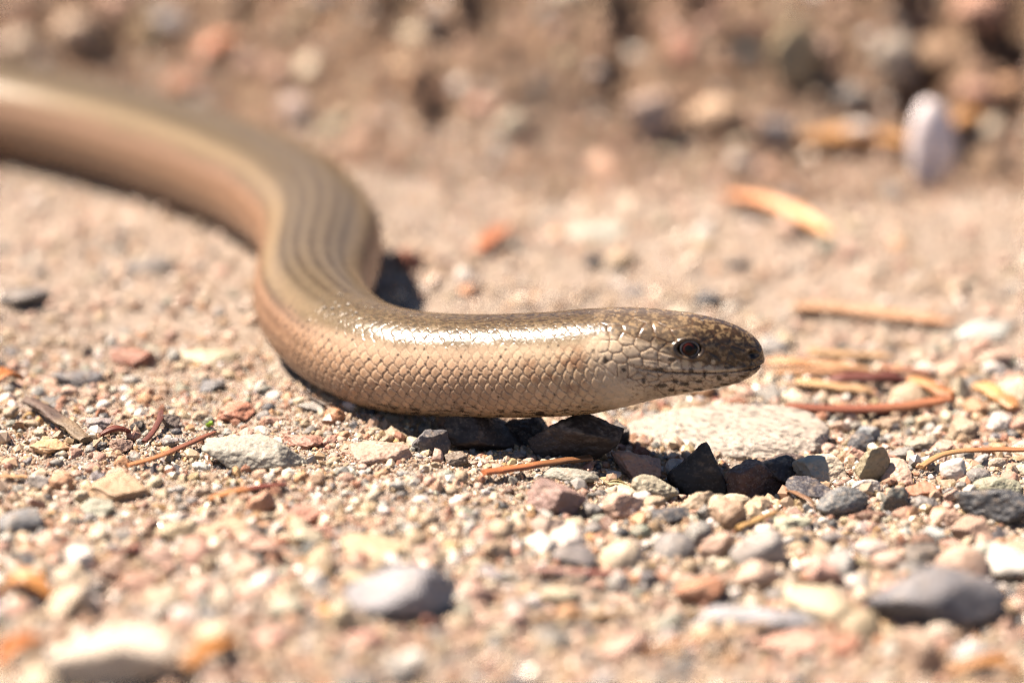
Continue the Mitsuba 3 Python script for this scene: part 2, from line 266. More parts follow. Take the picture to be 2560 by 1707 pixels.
H_ = [  # photo x, y, width, height, colour, kind, label, options
 # --- the shaded group under the head
 (1745, 1178, 150, 150, (64, 59, 55), 't', 'black pointed stone standing upright below the chin', dict(cat='stone', asp=.7, sink=.2, rough=.25, speck=.2)),
 (1688, 1166, 54, 40, 'white', 'r', 'small pale gray pebble leaning on the black pointed stone', dict(lift=1.0, asp=.5)),
 (1890, 1210, 160, 122, 'brown', 'a', 'red-brown broken stone right of the black pointed one, its lower half glossy', dict(cat='stone', asp=.75, mat='mat_stone')),
 (1942, 1172, 150, 84, (80, 66, 62), 'f', 'dark jagged stone behind the red-brown one, with a raised right corner', dict(cat='stone', tilt=-14, speck=.25)),
 (2022, 1221, 118, 66, (58, 58, 68), 'f', 'blue-black slab in shade left of the gray speckled round pebble', dict(tilt=14)),
 (2104, 1248, 130, 74, (128, 130, 134), 'r', 'gray speckled round pebble right of the blue-black slab', dict(speck=1.3)),
 (1792, 1070, 545, 118, (190, 178, 164), 'r', 'large pale granite boulder half buried behind the dark stones', dict(cat='boulder', asp=.46, sink=.56, speck=1.8, rough=1.8, dusty=.1)),
 (2050, 1172, 132, 84, 'cream', 'a', 'cream-pink rough stone behind the blue-black slab', dict(cat='stone')),
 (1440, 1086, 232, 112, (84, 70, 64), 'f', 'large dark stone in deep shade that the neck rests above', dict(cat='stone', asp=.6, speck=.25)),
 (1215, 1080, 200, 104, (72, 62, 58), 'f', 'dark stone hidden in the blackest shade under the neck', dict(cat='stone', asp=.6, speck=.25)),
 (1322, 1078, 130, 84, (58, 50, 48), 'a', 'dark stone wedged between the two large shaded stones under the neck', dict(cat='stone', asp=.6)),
 (1537, 1082, 66, 70, (80, 70, 70), 'a', 'small dark stone at the right end of the large shaded stone', dict()),
 (1456, 1137, 56, 34, (150, 122, 108), 'a', 'small pinkish chip between the large shaded stone and the cut twig', dict()),
 (1602, 1126, 54, 36, 'red', 'a', 'small red-brown pebble behind the pink stone with the dark top', dict()),
 (1588, 1168, 134, 84, (190, 148, 130), 'a', 'pink stone left of the black pointed one, top in shade', dict(cat='stone', asp=.7)),
 (1390, 1243, 148, 98, (168, 136, 126), 'a', 'angular pink-gray stone with a dark front face, below the cut twig', dict(cat='stone', asp=.8)),
 (1551, 1262, 92, 70, 'pink', 'a', 'pink pebble just right of the angular pink-gray stone', dict()),
 (1635, 1221, 118, 72, (188, 178, 152), 'r', 'cream-gray lichen-spotted pebble in front of the black pointed stone', dict(speck=1.2)),
 (1425, 1188, 144, 40, (166, 164, 150), 'r', 'long pale gray pebble lying along the cut twig', dict(asp=.35)),
 (1606, 1243, 50, 34, 'white', 'r', 'small white pebble below the cream-gray lichen-spotted one', dict(mat='mat_grain')),
 (1482, 1275, 50, 38, 'gray', 'r', 'small gray pebble between the angular pink-gray stone and the pink pebble', dict()),
 (1500, 1298, 46, 27, 'green', 'r', 'tiny greenish pebble under the small gray one', dict()),
 (1079, 1110, 98, 74, (104, 104, 110), 'a', 'charcoal pebble lit from the left in front of the shade under the neck', dict(asp=.8)),
 (988, 1082, 68, 36, 'tan', 'a', 'tan pebble at the edge of the neck shade, left of the charcoal one', dict()),
 (950, 1132, 150, 60, (206, 172, 150), 'f', 'broad low pinkish stone left of the charcoal pebble', dict(cat='stone', sink=.45)),
 (1140, 1144, 58, 38, (130, 112, 100), 'a', 'brown pebble just right of the charcoal one', dict()),
 (1368, 1316, 112, 52, (170, 150, 138), 'a', 'gray-brown pebble with a dark right end below the angular pink-gray stone', dict()),
 (1293, 1322, 26, 22, 'slate', 'a', 'tiny dark blue pebble left of the gray-brown one', dict()),
 (1664, 1286, 116, 38, (84, 86, 94), 'f', 'flat blue-gray pebble below the lichen-spotted one', dict()),
 # --- right of the head
 (2179, 1160, 72, 88, (172, 160, 128), 'f', 'olive upright stone leaning right, behind the gray speckled pebble', dict(cat='stone', asp=.6, tilt=18)),
 (2241, 1178, 94, 68, 'pink', 'a', 'pink stone right of the olive upright one', dict()),
 (2146, 1140, 66, 44, 'rose', 'a', 'small rose pebble above the olive upright stone', dict()),
 (2248, 1136, 76, 40, 'gray', 'a', 'gray pebble above the pink stone', dict()),
 (2382, 1174, 68, 60, 'white', 'r', 'round white pebble under the long orange needle', dict(mat='mat_grain')),
 (2446, 1190, 64, 44, 'gray', 'r', 'gray pebble right of the round white one', dict()),
 (2307, 1221, 90, 44, (206, 136, 104), 'a', 'reddish orange stone below the tip of the long orange needle', dict()),
 (2160, 1221, 78, 44, 'white', 'a', 'whitish stone between the gray speckled pebble and the olive one', dict()),
 (2232, 1247, 80, 60, (108, 110, 108), 'a', 'dark gray rough pebble right of the gray speckled one', dict(speck=.9)),
 (2305, 1258, 78, 42, (140, 136, 132), 'a', 'mid gray rough pebble right of the dark gray rough one', dict()),
 (2493, 1218, 120, 52, (176, 174, 152), 'r', 'long pale green-gray pebble near the right edge', dict(tilt=-8, asp=.6)),
 (2508, 1268, 206, 92, (80, 84, 92), 'f', 'large blue-black stone cut by the right edge, tilted up to the right', dict(cat='stone', tilt=-20, asp=.55)),
 (2422, 1262, 57, 46, (128, 128, 130), 'a', 'small gray pebble left of the large blue-black stone', dict()),
 (2417, 1232, 38, 38, 'white', 'a', 'tiny white chip above the small gray pebble', dict()),
 (2376, 1236, 40, 36, 'pink', 'a', 'tiny pink pebble left of the white chip', dict()),
 (2362, 1291, 70, 40, 'pink', 'a', 'pink pebble below the mid gray rough one', dict()),
 (2424, 1320, 102, 66, (196, 160, 140), 'a', 'pinkish pitted stone below the large blue-black stone', dict(cat='stone')),
 (2340, 1335, 78, 44, (182, 190, 188), 'a', 'pale blue-gray pebble left of the pinkish pitted stone', dict()),
 (1985, 1313, 98, 44, (178, 180, 160), 'a', 'pale green pebble with a dark right end below the red-brown stone', dict()),
 (1912, 1324, 46, 30, 'white', 'r', 'white pebble left of the pale green one', dict(mat='mat_grain')),
 (1821, 1288, 86, 80, (198, 160, 138), 'a', 'orange-pink rounded stone below the black pointed one', dict(cat='stone')),
 (1744, 1254, 94, 54, (196, 174, 144), 'a', 'tan lichen-spotted stone at the foot of the black pointed one', dict(speck=1.2)),
 (1886, 1266, 76, 52, (216, 184, 152), 'a', 'pale orange pebble at the foot of the red-brown stone', dict()),
 (1982, 1284, 50, 32, 'pink', 'a', 'small pink pebble above the pale green one', dict()),
 (2168, 1084, 60, 40, (150, 158, 164), 'a', 'blue-gray pebble behind the cream-pink stone, below the red-orange needle', dict()),
 (2405, 974, 44, 74, 'cream', 'f', 'pale upright pebble above the round white one', dict(asp=.7)),
 (2497, 1054, 64, 50, 'white', 'r', 'white rounded pebble near the right edge below the yellow needle', dict()),
 (2300, 1108, 84, 44, (176, 162, 144), 'a', 'buff pebble left of the long orange needle tip', dict()),
 (2351, 1116, 64, 36, 'pink', 'a', 'pale pink pebble just above the long orange needle', dict()),
 (2450, 830, 140, 62, (190, 200, 190), 'f', 'pale green-gray stone, blurred, at the right edge above the needles', dict(cat='stone', sink=.4)),
 (2226, 1060, 60, 34, 'tan', 'a', 'tan pebble under the red-orange needle', dict()),
 (2100, 1068, 56, 30, 'pink', 'a', 'pink pebble between granite boulder and red-orange needle', dict()),
 # --- sand left of the neck
 (640, 1130, 262, 92, (182, 180, 166), 'f', 'greenish white flat stone lying in the sand at left, pointing down right', dict(cat='stone', tilt=11, sink=.3, asp=.5)),
 (124, 1117, 96, 42, (216, 168, 122), 'a', 'orange-cream pebble near the left edge under the bark chip', dict()),
 (154, 1201, 64, 52, (210, 158, 120), 'r', 'round orange pebble near the left edge', dict()),
 (99, 1208, 54, 42, (204, 190, 184), 'r', 'whitish pebble touching the round orange one', dict(mat='mat_grain')),
 (292, 1212, 182, 78, (196, 164, 130), 'a', 'brownish lumpy stone left of the short two-colored needle', dict(cat='stone', sink=.4)),
 (234, 1271, 98, 54, (184, 182, 168), 'a', 'pale green-gray stone below the brownish lumpy one', dict()),
 (51, 1303, 108, 68, (150, 150, 154), 'r', 'gray round stone at the left edge', dict(cat='stone')),
 (424, 1051, 54, 36, (146, 130, 122), 'a', 'gray-brown pebble beside the dark red twig', dict()),
 (344, 1066, 38, 30, 'black', 'a', 'small black pebble left of the dark red twig', dict()),
 (201, 948, 122, 42, (112, 112, 118), 'f', 'dark gray flat stone, blurred, above the bark chip', dict()),
 (135, 1003, 112, 24, (112, 114, 116), 'f', 'thin dark gray stone just above the bark chip', dict()),
 (589, 1029, 92, 50, (206, 144, 116), 'a', 'salmon pink stone left of the neck bend', dict()),
 (757, 1105, 98, 36, (186, 130, 112), 'f', 'low reddish stone right of the greenish white flat one', dict(sink=.35)),
 (245, 1113, 48, 25, (86, 88, 88), 'a', 'small dark spotted pebble left of the long brown needle', dict(speck=1.3)),
 (305, 1111, 62, 38, 'pink', 'a', 'pink pebble left of the long brown needle', dict()),
 (249, 1062, 64, 38, (160, 148, 150), 'a', 'gray-violet pebble right of the bark chip', dict()),
 (837, 1036, 54, 36, (212, 150, 106), 'r', 'orange pebble at the edge of the body shadow', dict()),
 (783, 1014, 76, 30, (158, 156, 150), 'a', 'gray pebble beside the body shadow, left of the orange one', dict()),
 (655, 1252, 72, 62, (214, 156, 124), 'a', 'orange-pink wedge lying across the short two-colored needle', dict(asp=.7)),
 (775, 1285, 92, 52, (196, 134, 110), 'a', 'reddish pebble right of the orange-pink wedge', dict()),
 (501, 1303, 52, 30, (220, 186, 172), 'r', 'pale pink pebble left of the orange-pink wedge', dict()),
 (439, 1329, 98, 54, (196, 178, 142), 'a', 'tan wedge-shaped stone with a shaded right side', dict()),
 (570, 1325, 152, 48, (196, 172, 140), 'f', 'flat tan stone right of the tan wedge', dict(sink=.35)),
 (772, 1376, 42, 44, (140, 142, 142), 'a', 'gray pebble with dark underside left of the large tan stone', dict()),
 (375, 664, 142, 42, (116, 112, 110), 'f', 'dark gray blurred stone in front of the resting body', dict()),
 (54, 746, 132, 50, (128, 126, 126), 'f', 'gray blurred stone at the left edge, in front of the body', dict()),
 (522, 898, 152, 50, (198, 186, 158), 'f', 'pale buff stone just left of the body bend', dict(sink=.35)),
 (530, 966, 66, 32, (134, 134, 138), 'a', 'gray pebble below the pale buff stone', dict()),
 (330, 892, 112, 46, (150, 92, 70), 'a', 'dark reddish blurred stone left of the pale buff one', dict()),
 # --- blurred foreground
 (998, 1477, 272, 134, (164, 166, 172), 'f', 'large light gray slab in the blurred foreground', dict(cat='stone', asp=.75, sink=.15)),
 (933, 1368, 178, 66, (190, 166, 134), 'f', 'large tan stone just behind the light gray slab', dict(cat='stone', sink=.3)),
 (1134, 1367, 44, 28, (214, 176, 112), 'r', 'small yellow pebble right of the large tan stone', dict()),
 (1591, 1445, 36, 36, 'orange', 'r', 'small orange pebble at the end of the pinkish stem', dict()),
 (1626, 1452, 62, 52, (112, 112, 118), 'a', 'dark gray pebble right of the small orange one', dict()),
 (1544, 1459, 54, 54, 'white', 'r', 'whitish blurred pebble below the pinkish stem', dict()),
 (1602, 1330, 57, 42, (150, 156, 140), 'a', 'gray-green pebble with a dark right side in the front gravel', dict()),
 (289, 1634, 296, 168, (236, 219, 198), 'f', 'big cream-white stone, very blurred, at the bottom left', dict(cat='stone', asp=.7, sink=.2)),
 (179, 1506, 132, 92, (232, 214, 188), 'a', 'pale tan stone behind the big cream-white one', dict(cat='stone')),
 (536, 1594, 90, 84, (254, 232, 196), 'r', 'cream round stone right of the big cream-white one', dict(cat='stone')),
 (719, 1518, 98, 62, (188, 186, 166), 'r', 'pale gray-green stone left of the light gray slab', dict()),
 (859, 1543, 70, 74, (216, 198, 162), 'r', 'cream pebble at the lower left corner of the light gray slab', dict()),
 (519, 1543, 66, 44, (170, 170, 170), 'a', 'gray blurred pebble above the cream round stone', dict()),
 (395, 1531, 58, 46, (216, 206, 190), 'r', 'white blurred pebble right of the pale tan stone', dict()),
 (914, 1598, 104, 50, (206, 150, 130), 'a', 'pink blurred stone below the light gray slab', dict()),
 (676, 1594, 90, 50, (206, 160, 140), 'a', 'pinkish blurred stone right of the cream round one', dict()),
 (905, 1698, 110, 50, (120, 118, 120), 'a', 'dark gray stone cut by the bottom edge', dict()),
 (2334, 1489, 342, 156, (122, 124, 130), 'f', 'large slate stone with a dark front in the right foreground', dict(cat='stone', asp=.6, sink=.12)),
 (2308, 1386, 100, 58, (104, 96, 92), 'a', 'dark brown-gray stone behind the large slate one', dict()),
 (2466, 1386, 104, 64, (182, 188, 178), 'a', 'pale gray-green stone above the right end of the large slate one', dict()),
 (1794, 1365, 112, 78, (206, 172, 154), 'a', 'pinkish stone in the front gravel below the orange-pink rounded one', dict(cat='stone')),
 (1896, 1433, 110, 72, (222, 192, 172), 'r', 'pink-white blurred stone left of the large slate one', dict()),
 (2057, 1420, 108, 78, (216, 172, 156), 'a', 'pink blurred stone touching the left end of the slate one', dict(cat='stone')),
 (1747, 1476, 128, 72, (190, 132, 98), 'a', 'orange-brown blurred stone with a dark right side', dict(cat='stone')),
 (1887, 1543, 302, 60, (182, 188, 194), 'f', 'long pale blue-gray slab in the right foreground', dict(cat='stone', asp=.4, sink=.25)),
 (2066, 1510, 222, 94, (212, 196, 166), 'f', 'cream flat stone sloping right, behind the blue-gray slab', dict(cat='stone', tilt=14, asp=.6)),
 (1972, 1608, 162, 64, (210, 160, 142), 'a', 'pink flat stone below the blue-gray slab', dict(cat='stone')),
 (2121, 1612, 92, 62, (172, 108, 70), 'a', 'orange-brown pebble right of the pink flat stone', dict()),
 (2295, 1625, 134, 112, (196, 170, 148), 'a', 'tan blurred stone at the bottom right', dict(cat='stone')),
 (2440, 1642, 108, 74, (188, 190, 194), 'a', 'pale blue-gray stone in the bottom right corner', dict(cat='stone')),
 (2512, 1530, 80, 58, (180, 154, 116), 'a', 'brown-cream stone under the right end of the slate one', dict()),
 (2257, 1536, 72, 52, (190, 158, 152), 'a', 'pink-gray pebble in front of the slate stone', dict()),
 (2351, 1577, 74, 46, (222, 206, 190), 'r', 'white pebble below the slate stone', dict()),
 (2176, 1373, 88, 52, (226, 206, 190), 'r', 'pale pink-white stone above the slate one', dict()),
 # --- behind and bank
 (2325, 360, 114, 222, (272, 268, 266), 'r', 'white egg-shaped stone standing on end at the foot of the bank', dict(cat='stone', asp=.7, sink=.05)),
 (1982, 126, 132, 152, (188, 172, 138), 'a', 'cream stone set in the bank at upper right', dict(cat='stone')),
 (2227, 148, 98, 126, (192, 182, 170), 'a', 'whitish stone in the bank right of the cream one', dict(cat='stone')),
 (1868, 154, 98, 78, (104, 102, 106), 'a', 'dark gray stone in the bank left of the cream one', dict(cat='stone')),
 (1710, 115, 78, 74, (196, 140, 116), 'a', 'pinkish stone in the bank left of the dark gray one', dict()),
 (1617, 289, 118, 118, (206, 180, 168), 'a', 'pinkish white blurred stone at the foot of the bank', dict(cat='stone')),
 (1791, 288, 128, 88, (218, 184, 150), 'r', 'peach stone right of the pinkish white one', dict(cat='stone')),
 (1508, 415, 98, 68, (218, 184, 156), 'a', 'peach stone left of center behind the neck', dict(cat='stone')),
 (1938, 338, 84, 88, (140, 136, 136), 'a', 'gray stone left of the orange bark strips', dict()),
 (2439, 12, 142, 100, (210, 160, 136), 'r', 'pink rounded stone at the top right edge', dict(cat='stone')),
 (2347, 142, 132, 98, (182, 148, 116), 'a', 'tan stone overhanging the dark hollow in the bank', dict(cat='stone', sink=.1)),
 (2477, 404, 104, 94, (214, 176, 144), 'a', 'peach stone at the right edge beside the standing white one', dict(cat='stone')),
 (188, 84, 98, 90, (222, 196, 166), 'r', 'cream stone at the top left behind the body', dict(cat='stone')),
 (65, 44, 62, 60, (208, 162, 128), 'a', 'peach pebble in the top left corner', dict()),
 (49, 99, 74, 58, (206, 184, 160), 'a', 'pale pebble at the left edge above the body', dict()),
 (370, 87, 68, 62, (180, 156, 116), 'a', 'tan pebble in the bank above the resting body', dict()),
 (430, 50, 108, 58, (150, 148, 150), 'a', 'blue-gray stone at the top left of the bank', dict()),
 (463, 202, 94, 56, (206, 156, 130), 'a', 'pinkish pebble just above the body', dict()),
 (740, 273, 84, 76, (206, 184, 176), 'r', 'white pebble above the bend of the body', dict()),
 (1034, 202, 78, 68, (200, 152, 118), 'a', 'peach pebble in the middle of the bank', dict()),
 (1088, 60, 72, 62, (150, 138, 132), 'a', 'gray pebble at the top middle of the bank', dict()),
 (1026, 647, 74, 54, (186, 116, 92), 'a', 'reddish stone beside the black shadow behind the bend', dict()),
 (1849, 661, 64, 32, (96, 96, 100), 'a', 'dark gray pebble behind the head', dict()),
 (1485, 582, 164, 44, (184, 188, 180), 'f', 'pale bluish flat stone behind the neck', dict(sink=.35)),
 (1162, 689, 48, 44, 'white', 'r', 'white pebble right of the black shadow', dict()),
 (1171, 727, 52, 32, (210, 150, 112), 'a', 'orange pebble just above the neck', dict()),
]
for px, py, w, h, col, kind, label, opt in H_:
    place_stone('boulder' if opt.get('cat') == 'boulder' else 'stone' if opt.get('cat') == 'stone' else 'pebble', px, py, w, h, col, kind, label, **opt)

# ------------------------------------------------------------------ needles, twigs, bark, leaf flakes
def needle(pts, rad, col, col2=None, rag=0.22, flat=0.7, sides=12, seed=0, n=40, taper=(0.85, 0.75), streak=0.35):
    r = np.random.default_rng(seed)
    pts = np.array(pts, float)
    t = np.linspace(0, 1, len(pts)); tt = np.linspace(0, 1, n)
    P = CubicSpline(t, pts)(tt) if len(pts) > 2 else pts[0] + (pts[1] - pts[0]) * tt[:, None]
    P = P + np.stack([0.10 * rad * (f3(tt * 4, seed * 3.1 + k, 0, 2, seed) - 0.5) * 4 for k in range(3)], -1)
    D = np.gradient(P, axis=0); D /= np.linalg.norm(D, axis=1, keepdims=True)
    S = np.cross(D, [0, 0, 1.0]); S /= np.linalg.norm(S, axis=1, keepdims=True)
    U = np.cross(S, D)
    ang = np.arange(sides) * 2 * np.pi / sides
    prof = np.stack([np.cos(ang), flat * np.sin(ang)], -1) * (1 - 0.16 * np.exp(-((ang - np.pi / 2) / 0.4) ** 2))[:, None]
    rr = rad * np.interp(tt, [0, 0.12, 0.85, 1], [taper[0], 1, 1, taper[1]])
    V = P[:, None] + rr[:, None, None] * (prof[None, :, :1] * S[:, None] + prof[None, :, 1:] * U[:, None])
    V = V * 1.0
    a = np.repeat(np.arange(n)[:, None], sides, 1); b = np.repeat(np.arange(sides)[None], n, 0)
    st = f3(b * 1.7, a * 0.12, seed, 2, seed)
    V = V + ((st - 0.5) * rag * rad)[..., None] * (V - P[:, None]) / rad
    c1, c2 = [c_ * 0.76 + 0.2 * c_.mean() * np.array([1.15, 1, .8]) for c_ in (lin(col), lin(col2 if col2 is not None else col))]
    w = sst(0.35, 0.65, tt + 0.2 * (f3(tt * 6, 3.3, seed, 2) - 0.5))[:, None, None]
    C = (c1 * (1 - w) + c2 * w) * (1 - streak + 2 * streak * st)[..., None]
    vv, cc = V.reshape(-1, 3), C.reshape(-1, 3)
    i, j = np.meshgrid(np.arange(n - 1), np.arange(sides), indexing='ij')
    fq = np.stack([i * sides + j, (i + 1) * sides + j, (i + 1) * sides + (j + 1) % sides, i * sides + (j + 1) % sides], -1).reshape(-1, 4)
    fs = np.vstack([fq[:, [0, 1, 2]], fq[:, [0, 2, 3]]])
    m = len(vv)
    vv = np.vstack([vv, V[0], V[-1], P[:1], P[-1:]])
    cc = np.vstack([cc, C[0] * 1.1, C[-1] * 1.1, c1[None] * 1.25, c2[None] * 1.25])
    jj = np.arange(sides)
    cap0 = np.stack([m + jj, m + (jj + 1) % sides, np.full(sides, m + 2 * sides)], -1)
    cap1 = np.stack([m + sides + (jj + 1) % sides, m + sides + jj, np.full(sides, m + 2 * sides + 1)], -1)
    return vv, np.vstack([fs, cap0, cap1]), cc

OR, RB, TN = (196, 120, 58), (150, 72, 36), (206, 152, 92)
N_ = [  # name, pixel path, thickness px, colours, lifts mm, label, category
 ('twig', [(1211, 1190), (1345, 1171), (1478, 1150)], 28, (196, 106, 50), (150, 96, 50), [.55, .8, 1.1], 'short orange-brown twig with a cut end, below the neck', 'twig'),
 ('pine_needle', [(2300, 1174), (2377, 1140), (2470, 1132), (2600, 1134)], 22, TN, OR, [.6, 1.2, 1.3, 1.1], 'long curved orange needle at the right edge above the round white pebble', 'pine needle'),
 ('pine_needle', [(322, 1172), (420, 1140), (538, 1086)], 20, (206, 128, 66), (150, 84, 56), [.5, .6, .5], 'long brown needle on the sand left of the greenish white flat stone', 'pine needle'),
 ('pine_needle', [(523, 1257), (610, 1232), (717, 1220)], 26, (206, 130, 60), (130, 58, 40), [.5, .5, .4], 'short needle, orange at one end and dark red at the other, under the wedge', 'pine needle'),
 ('pine_needle', [(-40, 1196), (69, 1201)], 17, OR, TN, [.4, .4], 'orange needle entering at the left edge', 'pine needle'),
 ('bark_chip', [(73, 1008), (150, 1060), (216, 1108)], 40, (104, 80, 68), (140, 116, 88), [.7, .7, .3], 'gray-brown bark chip with dark end, at the left', 'bark chip'),
 ('twig', [(404, 1036), (390, 1076), (360, 1112)], 17, (120, 62, 46), (120, 56, 40), [.9, .5, .4], 'dark red forked twig left of the long brown needle', 'twig'),
 ('pine_needle', [(1843, 1327), (1897, 1305), (1943, 1287)], 22, (206, 160, 92), (178, 134, 78), [.5, .6, .8], 'pale straw-brown needle among stones below the red-brown stone', 'pine needle'),
 ('pine_needle', [(1969, 1232), (2000, 1246), (2036, 1266)], 15, (150, 106, 68), (150, 106, 68), [.8, .8, .6], 'tiny brown needle in front of the blue-black slab', 'pine needle'),
 ('pine_needle', [(1916, 912), (2050, 921), (2175, 934)], 24, (220, 152, 92), (206, 150, 100), [.6, .8, .5], 'orange-tan needle ahead of the snout', 'pine needle'),
 ('pine_needle', [(2077, 954), (2180, 953), (2270, 957)], 30, (120, 50, 34), (110, 48, 34), [.8, 1.0, .8], 'dark red thick needle in the pile ahead of the snout', 'pine needle'),
 ('pine_needle', [(2272, 957), (2330, 975), (2380, 998)], 28, (214, 146, 80), (206, 130, 70), [.6, .8, .6], 'orange needle slanting down right from the dark red one', 'pine needle'),
 ('pine_needle', [(1985, 961), (2090, 975), (2186, 990)], 24, (220, 170, 112), (206, 160, 110), [.6, .6, .6], 'tan needle under the dark red one', 'pine needle'),
 ('pine_needle', [(1965, 1024), (2150, 1031), (2280, 1020), (2380, 1002)], 24, (158, 80, 48), (190, 112, 64), [.7, .9, 1.0, .9], 'long red-orange needle in front of the pile ahead of the snout', 'pine needle'),
 ('pine_needle', [(2453, 970), (2537, 1024)], 32, (226, 166, 92), (206, 140, 74), [.7, .7], 'yellow-orange needle slanting at the right edge', 'pine needle'),
 ('pine_needle', [(1981, 772), (2180, 790), (2383, 816)], 26, (216, 162, 116), (206, 146, 96), [.8, .8, .8], 'blurred orange needle above the pile ahead of the snout', 'pine needle'),
 ('pine_needle', [(1940, 938), (2110, 940)], 20, (206, 150, 100), (190, 136, 92), [.5, .5], 'pale tan needle nearest the snout in the pile', 'pine needle'),
 ('pine_needle', [(2200, 925), (2330, 940)], 20, (186, 120, 80), (170, 104, 70), [.9, .9], 'short brown needle at the back right of the pile', 'pine needle'),
 ('pine_needle', [(2022, 890), (2230, 900)], 22, (206, 158, 100), (190, 146, 96), [.7, .7], 'tan needle at the back of the pile ahead of the snout', 'pine needle'),
 ('twig', [(1328, 1430), (1450, 1437), (1560, 1441)], 26, (200, 150, 140), (160, 88, 78), [.6, .7, .6], 'pinkish stem in the blurred foreground below the front gravel', 'twig'),
 ('pine_needle', [(1335, 1549), (1590, 1541)], 20, (206, 154, 96), (206, 160, 106), [.6, .6], 'tan needle lying level in the blurred foreground', 'pine needle'),
 ('twig', [(282, 1391), (366, 1371)], 17, (140, 72, 58), (146, 74, 60), [.5, .6], 'small dark red stem, blurred, left of the flat tan stone', 'twig'),
 ('pine_needle', [(1615, 1633), (1760, 1601), (1921, 1566)], 24, (216, 156, 104), (206, 160, 110), [1.0, 1.2, 1.0], 'tan needle slanting up right in front of the blue-gray slab', 'pine needle'),
 ('pine_needle', [(2091, 1388), (2177, 1408)], 18, (210, 160, 106), (190, 130, 80), [.7, .7], 'short tan needle above the left end of the slate stone', 'pine needle'),
 ('twig', [(760, 985), (800, 1012), (830, 1018)], 15, (80, 64, 54), (90, 74, 62), [.5, .5, .4], 'dark bit of twig at the edge of the body shadow', 'twig'),
 ('pine_needle', [(1780, 1006), (1860, 1010)], 18, (166, 90, 62), (176, 100, 66), [.4, .4], 'short red needle on the sand under the throat', 'pine needle'),
]
for k, (name, path, th, c1, c2, lifts, label, cat) in enumerate(N_):
    pts, ks = [], []
    for (px, py), lf in zip(path, lifts):
        p, kk = at_ground(px, py, lf)
        pts.append(p + np.array([0, 0, 0.35])); ks.append(kk)
    big = name == 'bark_chip'
    th = th * (1.65 if path[0][0] > 1900 and path[0][1] < 1100 else 1.0)
    for w_ in np.linspace(0, 1, 12):
        stones_xy.append((*np.array([np.interp(w_, np.linspace(0, 1, len(pts)), np.array(pts)[:, k_]) for k_ in (0, 1)]), 0.7))
    v, f, c = needle(pts, th * np.mean(ks) / 2, c1, c2, flat=0.5, rag=0.3 if not big else 1.1, seed=k + 1, sides=14, taper=(0.9, 0.55) if name == 'pine_needle' else (0.95, 0.9), streak=0.42 if not big else 0.6)
    add(name, v, f, c, 'mat_needle' if not big else 'mat_stone', label, cat, smooth=35 if False else True)

def flake(p0, p1, width, col, bow, seed, col2=None):
    """a curled brown bud scale: a thin closed leaf-shaped shell"""
    r = np.random.default_rng(seed)
    n, m = 26, 9
    t = np.linspace(0, 1, n)[:, None]; w = np.linspace(-1, 1, m)[None]
    D = p1 - p0; L = np.linalg.norm(D); D = D / L
    S = np.cross(D, [0, 0, 1.0]); S /= np.linalg.norm(S); U = np.cross(S, D)
    prof = (np.sin(np.pi * np.clip(t * 0.92 + 0.06, 0, 1)) ** 0.55)
    jag = 1 + 0.25 * (f3(t * 5, seed * 1.7, 0, 2, seed) - 0.5)
    side = w * width / 2 * prof * jag
    up = bow * np.sin(np.pi * t) + 0.30 * width * (w ** 2 - 0.4) * prof + 0.12 * width * (f3(t * 3, w * 1.5, seed, 2) - 0.5)
    P = p0 + (t * L)[..., None] * D + side[..., None] * S + up[..., None] * U
    th = 0.12
    A, B = P + th * U, P - th * U
    i, j = np.meshgrid(np.arange(n - 1), np.arange(m - 1), indexing='ij')
    fq = np.stack([i * m + j, (i + 1) * m + j, (i + 1) * m + j + 1, i * m + j + 1], -1).reshape(-1, 4)
    o = n * m
    ring = [k for k in range(m)] + [k * m + m - 1 for k in range(1, n)] + [(n - 1) * m + k for k in range(m - 2, -1, -1)] + [k * m for k in range(n - 2, 0, -1)]
    rim = np.array([[a, b, b + o, a + o] for a, b in zip(ring, ring[1:] + ring[:1])])
    v = np.vstack([A.reshape(-1, 3), B.reshape(-1, 3)])
    f = np.vstack([fq, fq[:, ::-1] + o, rim])
    f = np.vstack([f[:, [0, 1, 2]], f[:, [0, 2, 3]]])
    if trimesh.Trimesh(v, f, process=False).volume < 0: f = f[:, ::-1]
    vein = f3(w * 4 + 0 * t, t * 1.2 + 0 * w, seed, 2, seed)
    c = lin(col) * (0.6 + 0.8 * vein)[..., None]
    if col2 is not None:
        c = c * (1 - t[..., None]) + lin(col2) * (0.6 + 0.8 * vein)[..., None] * t[..., None]
    c = c.reshape(-1, 3)
    return v, f, np.vstack([c, c])

